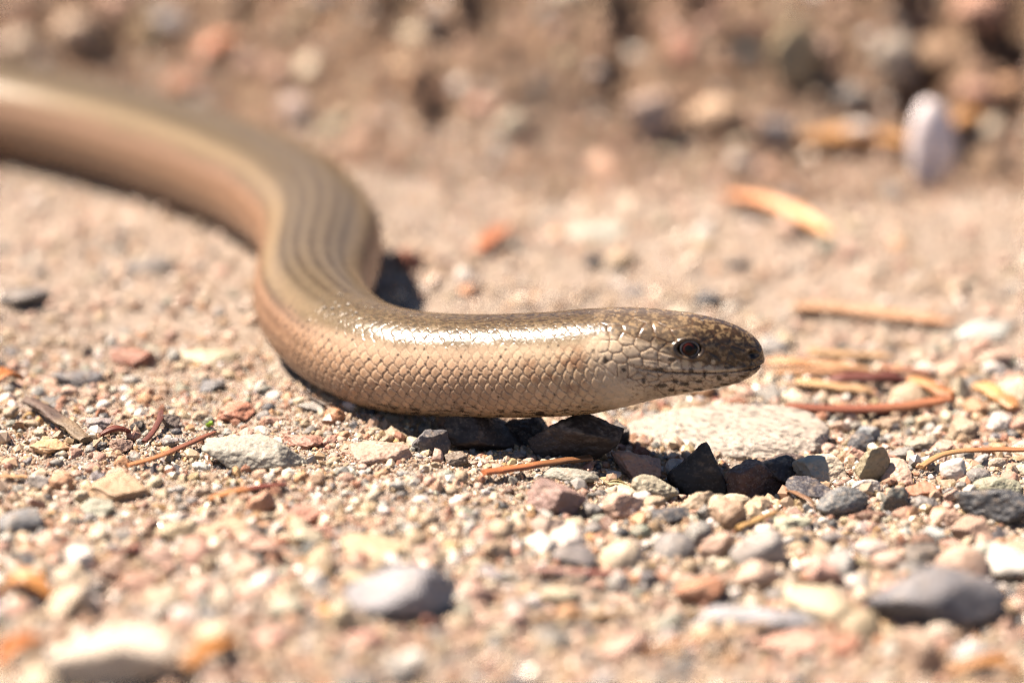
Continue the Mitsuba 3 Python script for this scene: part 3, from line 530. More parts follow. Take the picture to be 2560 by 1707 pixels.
L_ = [
 ((2000, 352), (2290, 366), 56, (222, 164, 100), 0.6, 'broad orange bark strip in front of the standing white stone', 'bark strip', (226, 170, 108)),
 ((2100, 294), (2270, 298), 30, (222, 166, 112), 0.6, 'narrower orange bark strip behind the broad one', 'bark strip', (196, 126, 70)),
 ((2366, 322), (2462, 306), 60, (206, 150, 88), 0.8, 'tan bark strip right of the standing white stone', 'bark strip', None),
 ((1808, 492), (2075, 592), 46, (224, 146, 92), 1.0, 'orange leaf flake slanting down right behind the head', 'leaf flake', (220, 156, 78)),
 ((1196, 626), (1302, 572), 28, (214, 138, 96), 0.8, 'small orange leaf flake behind the neck', 'leaf flake', None),
 ((500, 150), (606, 96), 48, (190, 102, 52), 0.8, 'rust-orange leaf flake in the bank at upper left', 'leaf flake', (206, 140, 96)),
 ((-20, 960), (58, 948), 32, (206, 132, 76), 0.8, 'orange flake cut by the left edge', 'leaf flake', None),
 ((252, 1088), (332, 1082), 16, (124, 60, 44), 0.5, 'thin dark red flake above the brownish lumpy stone', 'leaf flake', None),
 ((-10, 1484), (132, 1498), 46, (214, 146, 76), 1.6, 'orange curled flake at the left edge of the blurred foreground', 'leaf flake', None),
 ((440, 1690), (632, 1606), 34, (206, 138, 66), 1.2, 'orange strip slanting up right beside the cream round stone', 'leaf flake', None),
 ((-10, 1658), (136, 1604), 38, (206, 126, 62), 1.0, 'orange strip in the bottom left corner', 'leaf flake', None),
 ((798, 1540), (842, 1536), 36, (216, 158, 88), 0.6, 'small orange flake left of the cream pebble', 'leaf flake', None),
 ((2366, 1686), (2570, 1678), 32, (206, 146, 84), 1.0, 'tan strip along the bottom right edge', 'leaf flake', None),
]
for k, (a, b, wd, c1, bow, label, cat, c2) in enumerate(L_):
    p, kk = at_ground(*a, 0.8); q_, _ = at_ground(*b, 0.8)
    v, f, c = flake(p, q_, wd * kk * 1.5, c1, bow, 40 + k, c2)
    add('bark_strip' if cat == 'bark strip' else 'leaf_flake', v, f, c, 'mat_needle', label, cat)

p, kk = at_ground(518, 1066, 0.4); q_, _ = at_ground(533, 1058, 0.9)
v, f, c = flake(p, q_, 0.7, (150, 190, 40), 0.1, 90)
add('leaf_flake', v, f, c, 'mat_needle', 'tiny bright green fleck of leaf above the greenish white flat stone', 'leaf flake')
p0, _ = at_ground(1610, 1106, 0.5); p2 = at_depth(1745, 1064, p0[1] * 0.95 + 4)
v, f, c = needle([p0, (p0 + p2) / 2 + np.array([0, 0, 0.35]), p2], 0.035, (140, 150, 150), sides=6, n=30, seed=77, taper=(1, .6))
add('hair', v, f, c, 'mat_needle', 'fine gray hair arching up in front of the granite boulder', 'hair')
# tuft of straw fibres
tv, tf, tc, o = [], [], [], 0
for k in range(9):
    a, _ = at_ground(1500 + 3 * k, 1196 + 2.0 * k, 0.45); b, _ = at_ground(1548 + 5 * k, 1199 + 3.4 * k, 0.45)
    v, f, c = needle([a, (a + b) / 2 + [0, 0, .2 + .1 * (k % 3)], b], 0.11, (214, 196, 140), (190, 166, 104), sides=6, n=12, seed=100 + k)
    tv.append(v); tf.append(f + o); tc.append(c); o += len(v)
add('straw_tuft', np.vstack(tv), np.vstack(tf), np.vstack(tc), 'mat_needle', 'tuft of pale straw fibers left of the cream-gray lichen-spotted pebble', 'straw')

# ------------------------------------------------------------------ loose gravel
st = np.array(stones_xy)
stone_tree = cKDTree(st[:, :2])
axis_tree = cKDTree(_dense[:, :2])
COLS = ['pink', 'rose', 'tan', 'cream', 'gray', 'light gray', 'white', 'orange', 'slate', 'brown', 'green']
CW = np.array([.20, .10, .18, .14, .10, .06, .08, .06, .05, .02, .03]); CW /= CW.sum()
cand = []
r = np.random.default_rng(21)
for _ in range(14000):
    y = r.uniform(-70, 150) if r.random() < 0.55 else r.uniform(-45, 35)
    hw = (49 * (400 + y) / 400) + 8
    out_ = r.random() < 0.22
    x = r.choice([-1, 1]) * (hw + r.uniform(0, 62)) if out_ else r.uniform(-hw, hw)
    dens = 0.36 + 0.64 * sst(2, 14, x) * (1 - sst(40, 70, y)) + 0.6 * sst(-14, -26, y) + 0.8 * sst(105, 125, y)
    if r.random() > dens: continue
    s = 0.95 * (r.random() ** -0.36) * (1.2 if y > 105 else 1.0)
    big = 1.75 + 1.85 * sst(0, 14, x) + 1.8 * sst(-14, -26, y) + 2.0 * sst(100, 115, y)
    cand.append((min(s, big), x, y))
cand.sort(reverse=True)
taken, grid = [], {}
for s, x, y in cand:
    d, i = stone_tree.query([x, y], k=4)
    if (d < st[i, 2] * 0.85 + s * 0.4).any(): continue
    da, ia = axis_tree.query([x, y])
    if da < 7.5 and y > 17: continue
    if da < 6 and s > 1.8: continue
    g0, g1 = int(x // 5), int(y // 5)
    near = [t for a in (-1, 0, 1) for b in (-1, 0, 1) for t in grid.get((g0 + a, g1 + b), [])]
    if any((x - a) ** 2 + (y - b) ** 2 < (0.40 * (s + c)) ** 2 for c, a, b in near): continue
    grid.setdefault((g0, g1), []).append((s, x, y)); taken.append((s, x, y))
def shows(t):
    s, x, y = t
    q = np.array([x, y, float(G(x, y, False))]) - EYE
    z = q @ FWD
    inside = abs(q[0] / z) < 0.121 and abs(q @ UPV / z) < 0.081
    return s / z if inside else 0
order = sorted(taken, key=shows, reverse=True)
N_SINGLE = 300 - 1 - sum(1 for k in labels if k.startswith(('pebble', 'stone')))
MARKS = [(1745, 1170, 'black pointed stone'), (1890, 1210, 'red-brown broken stone'), (2104, 1248, 'gray speckled pebble'), (1792, 1066, 'granite boulder'), (2420, 1138, 'long curved orange needle'),
         (2334, 1489, 'large slate stone'), (998, 1477, 'light gray slab'), (640, 1130, 'greenish white flat stone'), (150, 1060, 'bark chip'), (1345, 1171, 'cut twig'), (289, 1634, 'big cream-white stone'),
         (2066, 1510, 'cream sloping stone'), (2325, 362, 'standing white stone'), (2150, 345, 'orange bark strips'), (2508, 1268, 'large blue-black stone'), (655, 1252, 'orange-pink wedge'), (933, 1368, 'large tan stone'),
         (1390, 1243, 'angular pink-gray stone'), (1860, 890, 'snout'), (2170, 1030, 'red-orange needle'), (430, 1130, 'long brown needle'), (1887, 1543, 'pale blue-gray slab'), (1940, 540, 'orange leaf flake'),
         (1040, 700, 'black shadow behind the bend'), (292, 1212, 'brownish lumpy stone'), (51, 1303, 'gray round stone'), (570, 1325, 'flat tan stone'), (1794, 1365, 'pinkish front stone'), (2450, 830, 'pale green-gray stone'),
         (375, 664, 'dark gray stone before the body'), (522, 898, 'pale buff stone'), (536, 1594, 'cream round stone'), (1982, 126, 'cream stone in the bank'), (740, 273, 'white pebble above the body'), (1485, 582, 'pale bluish flat stone'),
         (2121, 1612, 'orange-brown pebble'), (2295, 1625, 'tan bottom right stone'), (54, 746, 'gray stone at the left edge'), (1100, 900, 'neck'), (200, 280, 'resting body')]
MK = np.array([m[:2] for m in MARKS], float)
gv, gf, gc, o, loose = [], [], [], 0, []
for n, (s, x, y) in enumerate(order):
    focus = -20 < y < 30
    single = n < N_SINGLE and shows((s, x, y)) > 0
    form = 'a' if r.random() < 0.6 else 'r'
    v, f = rock(r, form, (3 if focus and s > 2.2 else 2 if single or s > 1.2 else 1) if (focus or single) and abs(x) < 75 else (2 if s > 2.6 and abs(x) < 75 else 1))
    col = COLS[r.choice(len(COLS), p=CW)]
    c = stone_color(r, v * s / 4, col, 0.6)
    R = rot(r.normal(size=3), r.uniform(0, 40)) @ rot([0, 0, 1], r.uniform(0, 360))
    v = (v * np.array([1, r.uniform(.65, 1), r.uniform(.5, .85)]) * s / 2) @ R.T
    v = v + np.array([x, y, float(G(x, y)) + v[:, 2].max() * r.uniform(0.0, 0.6)])
    if single:
        q_ = v.mean(0) - EYE
        px, py = 1280 + q_[0] / (q_ @ FWD) * DIST / PX, 853.5 - (q_ @ UPV) / (q_ @ FWD) * DIST / PX
        d_ = np.hypot(MK[:, 0] - px, (MK[:, 1] - py) * 1.3)
        m_ = int(np.argmin(d_)); ddx, ddy = px - MK[m_, 0], py - MK[m_, 1]
        way = ('right of' if ddx > 0 else 'left of') if abs(ddx) > 1.3 * abs(ddy) else ('below' if ddy > 0 else 'above')
        cn = {'rose': 'reddish pink', 'slate': 'dark gray', 'green': 'greenish', 'light gray': 'pale gray'}.get(col, col)
        text = f"{'small' if s < 2.2 else 'mid-sized'} {cn} {'angular' if form == 'a' else 'rounded'} pebble {way} the {MARKS[m_][2]}"
        k = add('gravel_pebble', v, f, c, 'mat_stone', text, 'pebble', f'loose {cn} pebbles')
        loose.append((text, d_[m_], k))
    else:
        gv.append(v); gf.append(f + o); gc.append(c); o += len(v)
RANK = ['nearest', 'second nearest', 'third nearest', 'fourth nearest', 'fifth nearest', 'sixth nearest', 'seventh nearest', 'eighth nearest']
for text in sorted({t for t, _, _ in loose}):
    same = sorted((d_, k) for t, d_, k in loose if t == text)
    if len(same) > 1:
        for i_, (d_, k) in enumerate(same[:8]):
            labels[k]['label'] = f'{RANK[i_]} {text}'
add('gravel', np.vstack(gv), np.vstack(gf), np.vstack(gc), 'mat_stone', 'fine mixed gravel strewn over the sand', 'gravel', kind='stuff')

# ------------------------------------------------------------------ sand grains
def grains(name, n, ylo, yhi, smin, smax, power, sub, mat, cols, cw, label, seed, lift=0.15, smooth=False, dens=None, out=None):
    r = np.random.default_rng(seed)
    protos = [rock(r, 'a' if k % 3 else 'r', sub)[0] for k in range(24)]
    fb = np.array(_ico[sub].faces)
    y = r.uniform(ylo, yhi, n)
    x = r.uniform(-1, 1, n) * (49 * (400 + y) / 400 + 7)
    if out is not None:
        edge_ = 49 * (400 + y) / 400 + 6
        x = r.choice([-1, 1], n) * (edge_ + out * r.random(n)); low = y < -71; x[low] = (r.uniform(-1, 1, n) * (edge_ + out))[low]
    if dens is not None:
        ok = r.random(n) < dens(x, y); x, y = x[ok], y[ok]
    da, _ = axis_tree.query(np.stack([x, y], -1))
    ok = ~((da < 4.5) & (y > 20)); x, y = x[ok], y[ok]; n = len(x)
    s = smin * (1 - r.random(n) * (1 - (smin / smax) ** power)) ** (-1 / power)
    z = G(x, y) + s * r.uniform(-0.05, 0.28, n)
    q = r.normal(size=(n, 4)); q /= np.linalg.norm(q, axis=1, keepdims=True)
    w_, a, b, c = q.T
    R = np.stack([1 - 2 * (b * b + c * c), 2 * (a * b - c * w_), 2 * (a * c + b * w_), 2 * (a * b + c * w_), 1 - 2 * (a * a + c * c), 2 * (b * c - a * w_),
                  2 * (a * c - b * w_), 2 * (b * c + a * w_), 1 - 2 * (a * a + b * b)], -1).reshape(n, 3, 3)
    P = np.stack(protos)[r.integers(0, 24, n)] * (np.stack([np.ones(n), r.uniform(.6, 1, n), r.uniform(.5, .9, n)], -1) * s[:, None] / 2)[:, None, :]
    V = np.einsum('nij,nkj->nki', R, P) + np.stack([x, y, z], -1)[:, None]
    base = lin(np.array(cols)[r.choice(len(cols), n, p=np.array(cw) / sum(cw))])
    base = (base * 0.96 + 0.04 * base.mean(1, keepdims=True) * np.array([[1.08, 0.98, 0.92]])) * r.uniform(0.78, 1.2, (n, 1)) * (1 + 0.03 * r.normal(size=(n, 3)))
    far = 0.5 * sst(28, 45, y)[:, None]          # the ground behind is one even grit, less mixed than the path in front
    base = base * (1 - far) + base.mean(0) * far
    C = np.repeat(base[:, None], len(protos[0]), 1)
    F = (fb[None] + (np.arange(n) * len(protos[0]))[:, None, None]).reshape(-1, 3)
    add(name, V.reshape(-1, 3), F, C.reshape(-1, 3), mat, label, 'sand', kind='stuff', smooth=smooth)

SC = [(206, 174, 146), (192, 162, 130), (216, 192, 164), (206, 158, 130), (182, 130, 104), (234, 226, 214), (166, 162, 158), (92, 90, 92), (208, 166, 116), (184, 158, 122)]
SW = [.18, .16, .17, .12, .07, .10, .09, .055, .05, .07]
grains('sand', 52000, -22, 36, .17, .62, 1.5, 0, 'mat_grain', SC, SW, 'fine pinkish sand grains around the animal', 1)
grains('coarse_sand', 16500, -72, 120, .7, 1.9, 2.0, 0, 'mat_grain', SC, SW, 'coarse sand and grit over the whole ground', 2, dens=lambda x, y: 1 - 0.55 * (1 - sst(0, 12, x)) * sst(-20, -12, y) * (1 - sst(30, 42, y)) - 0.6 * sst(26, 44, y))
grains('outlying_grit', 15000, -115, 150, .9, 2.2, 1.8, 0, 'mat_grain', SC, SW, 'coarse grit on the ground round about', 6, out=70)
grains('bank_grit', 4200, 98, 165, 1.0, 2.6, 2.0, 0, 'mat_stone', [(150, 118, 90), (132, 102, 78), (160, 128, 100), (120, 90, 68), (168, 126, 100)], [1, 1, 1, 1, 1], 'brown grit packed in the bank', 3)
grains('quartz_grains', 2600, -45, 60, .3, .95, 1.6, 0, 'mat_quartz', [(226, 218, 208), (232, 220, 200), (206, 190, 172)], [1, 1, 1], 'glinting clear quartz grains in the sand', 4)

# ------------------------------------------------------------------ the slow worm
L_tot = chord[-1]
s_neck = chord[16]
def stations():
    a = np.concatenate([np.arange(0, chord[10], 0.8), np.arange(chord[10], s_neck, 0.28)])
    tip = L_tot - 1.6
    b = np.arange(s_neck, tip, 0.085)
    c_ = L_tot - 1.6 * (1 - np.sin(np.linspace(0, np.pi / 2, 46))) ** 1.0
    return np.concatenate([a, b, c_])
ss = stations()
NP = 376
phi = np.arange(NP) / NP * 2 * np.pi          # 0 = top of the back, pi/2 = right flank (towards the camera near the head)
Cx = axis_xyz(ss); Tn = axis_xyz(ss, 1); Tn /= np.linalg.norm(Tn, axis=1, keepdims=True)
# the snout closes square to the head's own axis
hd = axis_xyz(L_tot - 6, 1); hd /= np.linalg.norm(hd)
hw_ = sst(L_tot - 9, L_tot - 4, ss)[:, None]
Tn = Tn * (1 - hw_) + hd * hw_; Tn /= np.linalg.norm(Tn, axis=1, keepdims=True)
Sd = np.cross(Tn, [0, 0, 1.0]); Sd /= np.linalg.norm(Sd, axis=1, keepdims=True)
Up = np.cross(Sd, Tn)
ab = axis_ab(ss); ab[-1] = 0.02
headness = sst(chord[21], chord[26], ss)       # 0 on the body, 1 on the head
expo = 2.0 + 0.35 * headness + 0.25 * (1 - sst(chord[8], chord[16], ss))
cp, sp = np.cos(phi)[None], np.sin(phi)[None]
def sgnpow(x, e):
    return np.sign(x) * np.abs(x) ** e
dz = sgnpow(cp, 2 / expo[:, None]) * ab[:, :1]
dy = sgnpow(sp, 2 / expo[:, None]) * ab[:, 1:]
P0 = Cx[:, None] + dz[..., None] * Up[:, None] + dy[..., None] * Sd[:, None]
nrm = np.cross(np.gradient(P0, axis=1), np.gradient(P0, axis=0))
Pd = np.gradient(P0, axis=1)
nrm = np.cross(np.roll(P0, -1, 1) - np.roll(P0, 1, 1), np.gradient(P0, axis=0))
nrm /= np.linalg.norm(nrm, axis=2, keepdims=True) + 1e-12
if (nrm * (P0 - Cx[:, None])).sum() < 0: nrm = -nrm
ang = np.minimum(phi, 2 * np.pi - phi)[None] + 0 * ss[:, None]      # 0 top .. pi belly, same on both sides
arc = np.linalg.norm(np.diff(np.concatenate([P0, P0[:, :1]], 1), axis=1), axis=2)
arc = np.concatenate([np.zeros((len(ss), 1)), np.cumsum(arc, 1)[:, :-1]], 1)
tot = arc[:, -1:] + 0.05
arcm = np.minimum(arc, tot - arc)                                    # arc length from the ridge of the back
S2 = ss[:, None] + 0 * phi[None]
# side-view coordinates of the head, in photo pixels of the side outline (the same on both flanks)
hx = (Cx[:, :1] / PX * DIST / (DIST + 1.0) + 1280) + 0 * phi[None]
hv = ((Cx[:, None] - FOC) @ UPV + dz * CE - np.abs(dy) * SE)
hy = 853.5 - hv / PX
disp = np.zeros_like(S2)

# imbricate scales on the body
NR, PITCH = 40, 1.02
rowc = phi[None] / (2 * np.pi) * NR + 0 * S2
wob = 0.17 * (f3(S2 / 2.2, rowc * 0.5, 0, 2, 11) - 0.5)
sc = S2 / PITCH + wob * 2
best_h = np.full(S2.shape, -9.0); edge = np.ones_like(S2); cell_id = np.zeros_like(S2); loc_t = np.zeros_like(S2); loc_r = np.zeros_like(S2)
top_rank = np.full(S2.shape, -9.0)
r0 = np.floor(rowc)
for dr_ in (-1, 0, 1, 2):
    row = r0 + dr_
    offs = np.where(np.mod(row, 2) > 0.5, 0.5, 0.0)
    k0 = np.floor(sc - offs)
    for dk in (0, 1, 2):
        k = k0 + dk
        u = (k + offs) - sc            # distance tailwards from this scale's front end: 0 .. about 1.5
        u = u + 0.0
        w = (rowc - row)
        # a rounded shape: reaches 1.35 pitches back from its front end
        rad = np.sqrt((np.maximum(u - 0.30, 0) / 0.95) ** 2 + (w / 1.02) ** 2)
        inside = (rad < 1) & (u > -0.15)
        rank = k + offs                # the one nearer the head lies on top
        up_ = inside & (rank > top_rank)
        top_rank = np.where(up_, rank, top_rank)
        edge = np.where(up_, 1 - rad, edge)
        loc_t = np.where(up_, u, loc_t); loc_r = np.where(up_, w, loc_r)
        cell_id = np.where(up_, np.mod(k * 131.7 + np.mod(row, NR) * 17.3, 977.0), cell_id)
rim = np.exp(-(edge / 0.10) ** 2)
flankw = sst(0.95, 1.4, ang)
# large plates of the head: centres in side-view pixels, then in (length, arc) so that both flanks match
hm = ss > chord[22]
PL = [(1310, 400), (1405, 470), (1285, 472), (1190, 540), (1335, 562), (1452, 592), (1000, 575), (1100, 592), (985, 490), (1070, 500), (1160, 430), (1215, 640), (1340, 650), (1440, 660), (880, 600), (1030, 655),
      (1120, 672), (880, 690), (960, 710), (900, 500), (880, 410), (980, 390), (1080, 380), (1210, 360), (1520, 665), (1585, 672), (1650, 680), (1745, 672), (1840, 690), (1930, 690), (2020, 675), (2100, 650), (2170, 620),
      (1440, 765), (1540, 755), (1650, 752), (1780, 752), (1870, 755), (1960, 765), (2050, 745), (2120, 715), (1320, 760), (1230, 740), (1400, 830), (1520, 815), (1640, 815), (1760, 815), (1880, 805), (1990, 800), (1300, 850), (1200, 820), (1480, 880), (1390, 890), (1340, 800), (1250, 790), (1460, 800), (1580, 860), (1690, 855), (1350, 700), (1260, 700), (1190, 700), (1390, 700),
      (1780, 600), (1850, 545), (1930, 600), (1995, 545), (1790, 500), (2095, 560), (2155, 585), (2180, 520), (1720, 620), (1460, 520), (1430, 400), (1550, 375), (1700, 355), (1850, 400), (1980, 440), (2080, 440)]
seeds = []
hx_h, hy_h, arc_h = hx[hm][:, :NP // 2], hy[hm][:, :NP // 2], arcm[hm][:, :NP // 2]
for cx_, cy_ in PL:
    sx, sy = 1250 + 0.2979 * cx_, 720 + 0.2979 * cy_
    i = np.argmin(np.abs(hx_h[:, 0] - sx))
    j = np.argmin(np.abs(hy_h[i] - sy) + 1e3 * (np.arange(NP // 2) < 20))
    seeds.append((sx * PX, arc_h[i, j]))
seeds += [(sx * PX, aa) for sx, aa in [(1500, .0), (1500, 1.7), (1570, 0), (1570, 2.0), (1640, .8), (1700, 0), (1700, 1.9), (1770, 0), (1790, 1.5), (1835, .0), (1850, 1.3), (1890, .3), (1900, 1.2), (1450, 0), (1450, 1.5), (1440, 3.0)]]
seeds = np.array(seeds)
HXm, ARm = hx[hm] * PX, arcm[hm]
wj = 0.12 * (f3(HXm * 1.6, ARm * 1.6, 3, 2, 15) - 0.5)
dd, ii_ = cKDTree(seeds).query(np.stack([HXm + wj, ARm + wj], -1).reshape(-1, 2), k=2)
gap = (dd[:, 1] - dd[:, 0]).reshape(HXm.shape)
plate = np.zeros_like(S2); pgap = np.ones_like(S2)
plate[hm] = ii_[:, 0].reshape(HXm.shape); pgap[hm] = gap
platew = sst(1515, 1565, hx) * np.maximum(1 - sst(-2, 14, hy - np.interp(hx, [1480, 1560, 1650], [902, 935, 980])), sst(1620, 1680, hx))      # fades in behind the temple
scale_amp = (0.008 + 0.008 * (1 - sst(chord[16], chord[18], ss))[:, None] + 0.046 * flankw) * (1 - platew) * sst(chord[8], chord[12], ss)[:, None]
dome = (0.35 + 0.65 * np.clip(loc_t / 1.1, 0, 1)) * sst(0.0, 0.28, edge)
disp += scale_amp * (dome * 1.6 - 0.5) * (ab[:, :1] / 5.0)

seam = np.exp(-(pgap / 0.075) ** 2) * platew
topw = 1 - sst(1.5, 3.2, arcm)
disp += -0.06 * seam * (1 - 0.5 * topw) + 0.035 * platew * sst(0, 0.5, pgap) * (1 - topw)
# fine skin relief
fw_ = sst(chord[9], chord[14], ss)[:, None]
disp += 0.026 * (f3(P0[..., 0] / .34, P0[..., 1] / .34, P0[..., 2] / .34, 2, 31) - 0.5) * fw_
disp += (1 - platew) * fw_ * (0.05 * (np.mod(np.sin(cell_id * 3.7) * 917.3, 1) - 0.5) * loc_r + 0.04 * (np.mod(np.sin(cell_id * 5.1) * 517.7, 1) - 0.5) * (loc_t - 0.7)) - 0.018 * fw_ * (1 - platew) * np.exp(-(edge / 0.07) ** 2)

disp += 0.03 * (f3(P0[..., 0] / .34, P0[..., 1] / .34, P0[..., 2] / .3, 2, 32) - 0.5) * sst(1600, 1720, hx)
# mouth
mx = np.array([1560, 1600, 1637, 1682, 1730, 1786, 1846, 1880, 1899, 1912.0]); my = np.array([912, 919, 925, 931, 932.5, 933, 928.5, 922, 914, 905.0])
mline = np.interp(hx, mx, my)
mw = sst(1590, 1660, hx)
md = (hy - mline) * PX
disp += mw * (-0.24 * np.exp(-(md / 0.10) ** 2) + 0.10 * np.exp(-((md + 0.32) / 0.22) ** 2) - 0.07 * sst(0.02, 0.25, md) * (1 - sst(0.6, 1.6, md)))
# eye socket and brow
EX, EYp = 1726.6, 872.0
ex, ey = (hx - EX) * PX, (hy - EYp) * PX
er = np.sqrt((ex / 0.92) ** 2 + (ey / 0.78) ** 2)
disp += -0.62 * (1 - sst(0.72, 1.02, er)) + 0.16 * np.exp(-((er - 1.22) / 0.16) ** 2) + 0.12 * np.exp(-((ex) ** 2 / 2.2 + (ey + 1.55) ** 2 / 0.25))
disp += -0.10 * np.exp(-(((hx - 1790) * PX / 1.6) ** 2 + ((hy - 885) * PX / 0.7) ** 2))
# nostril
nr = np.sqrt(((hx - 1876) * PX / 0.40) ** 2 + ((hy - 885) * PX / 0.30) ** 2)
disp += -0.30 * np.exp(-nr ** 2 * 1.2) + 0.08 * np.exp(-((nr - 1.5) / 0.4) ** 2)
PS = P0 + disp[..., None] * nrm

# ---- colours of the skin
def m3(a, b, t):
    return a * (1 - t[..., None]) + b * t[..., None]
one = np.ones_like(S2)[..., None]
back, flank, belly = lin((116, 101, 76)), lin((216, 188, 160)), lin((150, 122, 98))
cream = lin((226, 205, 174))
u1 = f3(S2 / 1.3, arcm * 1.5, 0, 3, 41)
edgeb = ang + 0.14 * (f3(S2 / 3, ang * 3, 1, 2, 42) - 0.5)
neckw = sst(chord[16] - 6, chord[18], ss)[:, None] + 0 * S2
line_at = 1.02 - 0.12 * neckw
side = sst(line_at - 0.16, line_at + 0.16, edgeb)
col = back * one
stripe = sum(np.exp(-((ang - c_) / 0.075) ** 2) for c_ in (0.0, 0.27, 0.52, 0.77))
col = col * (1 - 0.42 * (stripe * (0.5 + 1.0 * u1) * (1 - 0.8 * neckw))[..., None] * np.array([0.9, 1.0, 1.2]))
col = m3(col, lin((184, 160, 128)) * one, 0.5 * np.exp(-((ang - 0.80) / 0.16) ** 2) * (1 - neckw))
flk = m3(flank * one, cream * one, np.clip(neckw * sst(chord[19], chord[24], ss)[:, None], 0, 1) * 0.8)
flk = m3(flk, lin((154, 120, 97)) * one, (1 - neckw) * 0.8)
col = m3(col, flk, side)
# fine lines low on the flank of the resting part
u2 = f3(S2 / 9, ang * 0 + 2, 4, 2, 44)
for c_, w_ in ((1.08, .06), (1.38, .07), (1.66, .06)):
    col = col * (1 - 0.36 * np.exp(-((ang - c_ - 0.16 * (u2 - .5)) / w_) ** 2) * (1 - neckw))[..., None]
# dark mottled back of the neck and head
mot = f3(S2 / 0.36 + 0.9 * ang, arcm / 0.12, 0, 3, 43)
backw = (1 - sst(line_at - 0.45, line_at + 0.02, edgeb)) * neckw
hb = sst(chord[19] - 4, chord[21], ss)[:, None]
dark = lin((70, 56, 40))
col = m3(col, m3(lin((66, 54, 40)) * one, lin((138, 117, 86)) * one, sst(0.34, 0.66, mot)), np.clip(backw * (0.72 + 0.25 * hb), 0, 1))
col = m3(col, dark * one, np.clip(backw * (1 - sst(0.25, 0.55, ang)) * (0.18 + 0.3 * hb), 0, 1))
# scale rims, pale centres, dark specks
cr = np.mod(np.sin(cell_id * 12.9898) * 43758.5453, 1.0); cr2 = np.mod(np.sin(cell_id * 78.233) * 12543.123, 1.0)
bodyw = (1 - platew) * (1 - 0.5 * sst(1480, 1620, hx)) * sst(chord[8], chord[12], ss)[:, None]
col = col * (1 + bodyw * (0.3 + 0.7 * flankw) * 0.30 * (cr - 0.5))[..., None]
col = m3(col, col * lin((255, 240, 228)) * 1.10, bodyw * flankw * np.exp(-((loc_t - 0.8) ** 2 / .12 + loc_r ** 2 / .25)))
col = m3(col, lin((112, 74, 54)) * one, bodyw * (0.30 + 0.42 * flankw) * rim * 0.85)
speck = (cr > 0.42) * np.exp(-(((loc_t - 0.25 - 0.25 * cr2) / 0.13) ** 2 + ((loc_r - 0.5 * (cr2 - 0.5)) / (0.16 + .1 * cr2)) ** 2) ** 2) * (0.35 + 0.65 * sst(0.3, .6, u1))
col = m3(col, lin((36, 32, 32)) * one, bodyw * sst(0.8, 1.0, ang) * np.clip(speck, 0, 1) * 0.9)
# brown smudges where neck meets head
sm = sst(0.52, 0.72, f3(S2 / 1.6, arcm / 1.3, 5, 3, 47)) * np.exp(-((hx - 1440) / 110) ** 2) * sst(0.9, 1.1, ang) * (1 - sst(1.7, 2.3, ang))
col = m3(col, lin((158, 112, 80)) * one, sm * 0.75)
# belly: darker, with rows of dark dashes
bl = sst(2.15, 2.7, ang)
col = m3(col, lin((176, 148, 108)) * one, bl * 0.75)
dash = sst(0.60, 0.68, f3(S2 / 0.75, arcm / 0.26, 9, 2, 48)) * sst(1.95, 2.45, ang) * sst(chord[15], chord[17], ss)[:, None] * (1 - .7 * sst(1640, 1700, hx))
col = m3(col, lin((34, 30, 26)) * one, dash * 0.9)
# head
hwt = sst(1470, 1560, hx)
mott = f3(P0[..., 0] / 0.5, P0[..., 1] / 0.5, P0[..., 2] / 0.35, 3, 51)
mot2 = f3(P0[..., 0] / 0.22, P0[..., 1] / 0.3, P0[..., 2] / 0.22, 2, 52)
hcream = lin((230, 208, 180))
head_col = hcream * one * (0.86 + 0.3 * mott)[..., None]
brown = m3(lin((70, 54, 40)) * one, lin((152, 128, 96)) * one, sst(0.46, 0.64, 0.55 * mott + 0.45 * mot2))
# the brown cap: above a line running from behind the temple past the eye down to the lip at the snout
capline = np.interp(hx, [1470, 1540, 1600, 1660, 1690, 1720, 1770, 1800, 1850, 1912], [832, 836, 842, 858, 882, 905, 915, 918, 924, 932])
cheek = sst(0.56, 0.66, 0.5 * mott + 0.5 * mot2) * sst(1540, 1600, hx)
head_col = m3(head_col, lin((112, 84, 60)) * one, cheek * 0.6)
sp2 = sst(0.60, 0.68, f3(P0[..., 0] / 0.34, P0[..., 1] / 0.34, P0[..., 2] / 0.24, 2, 57)) * sst(1540, 1600, hx) * (0.35 + 0.65 * sst(1600, 1680, hx))
head_col = m3(head_col, lin((62, 46, 34)) * one, sp2 * 0.7)
capw = 1 - sst(-9, 12, hy - capline + 16 * (mott - 0.5))
head_col = m3(head_col, brown, capw * (0.9 + 0.1 * sst(1690, 1760, hx)))
# seams and pale edges of the plates
head_col = m3(head_col, lin((112, 78, 50)) * one, seam * (0.95 - 0.45 * topw) * (1 - .4 * sst(1740, 1800, hx)))
pr = np.mod(np.sin((plate + 3) * 91.7) * 4758.5, 1.0)
head_col = head_col * (0.88 + 0.26 * pr)[..., None]
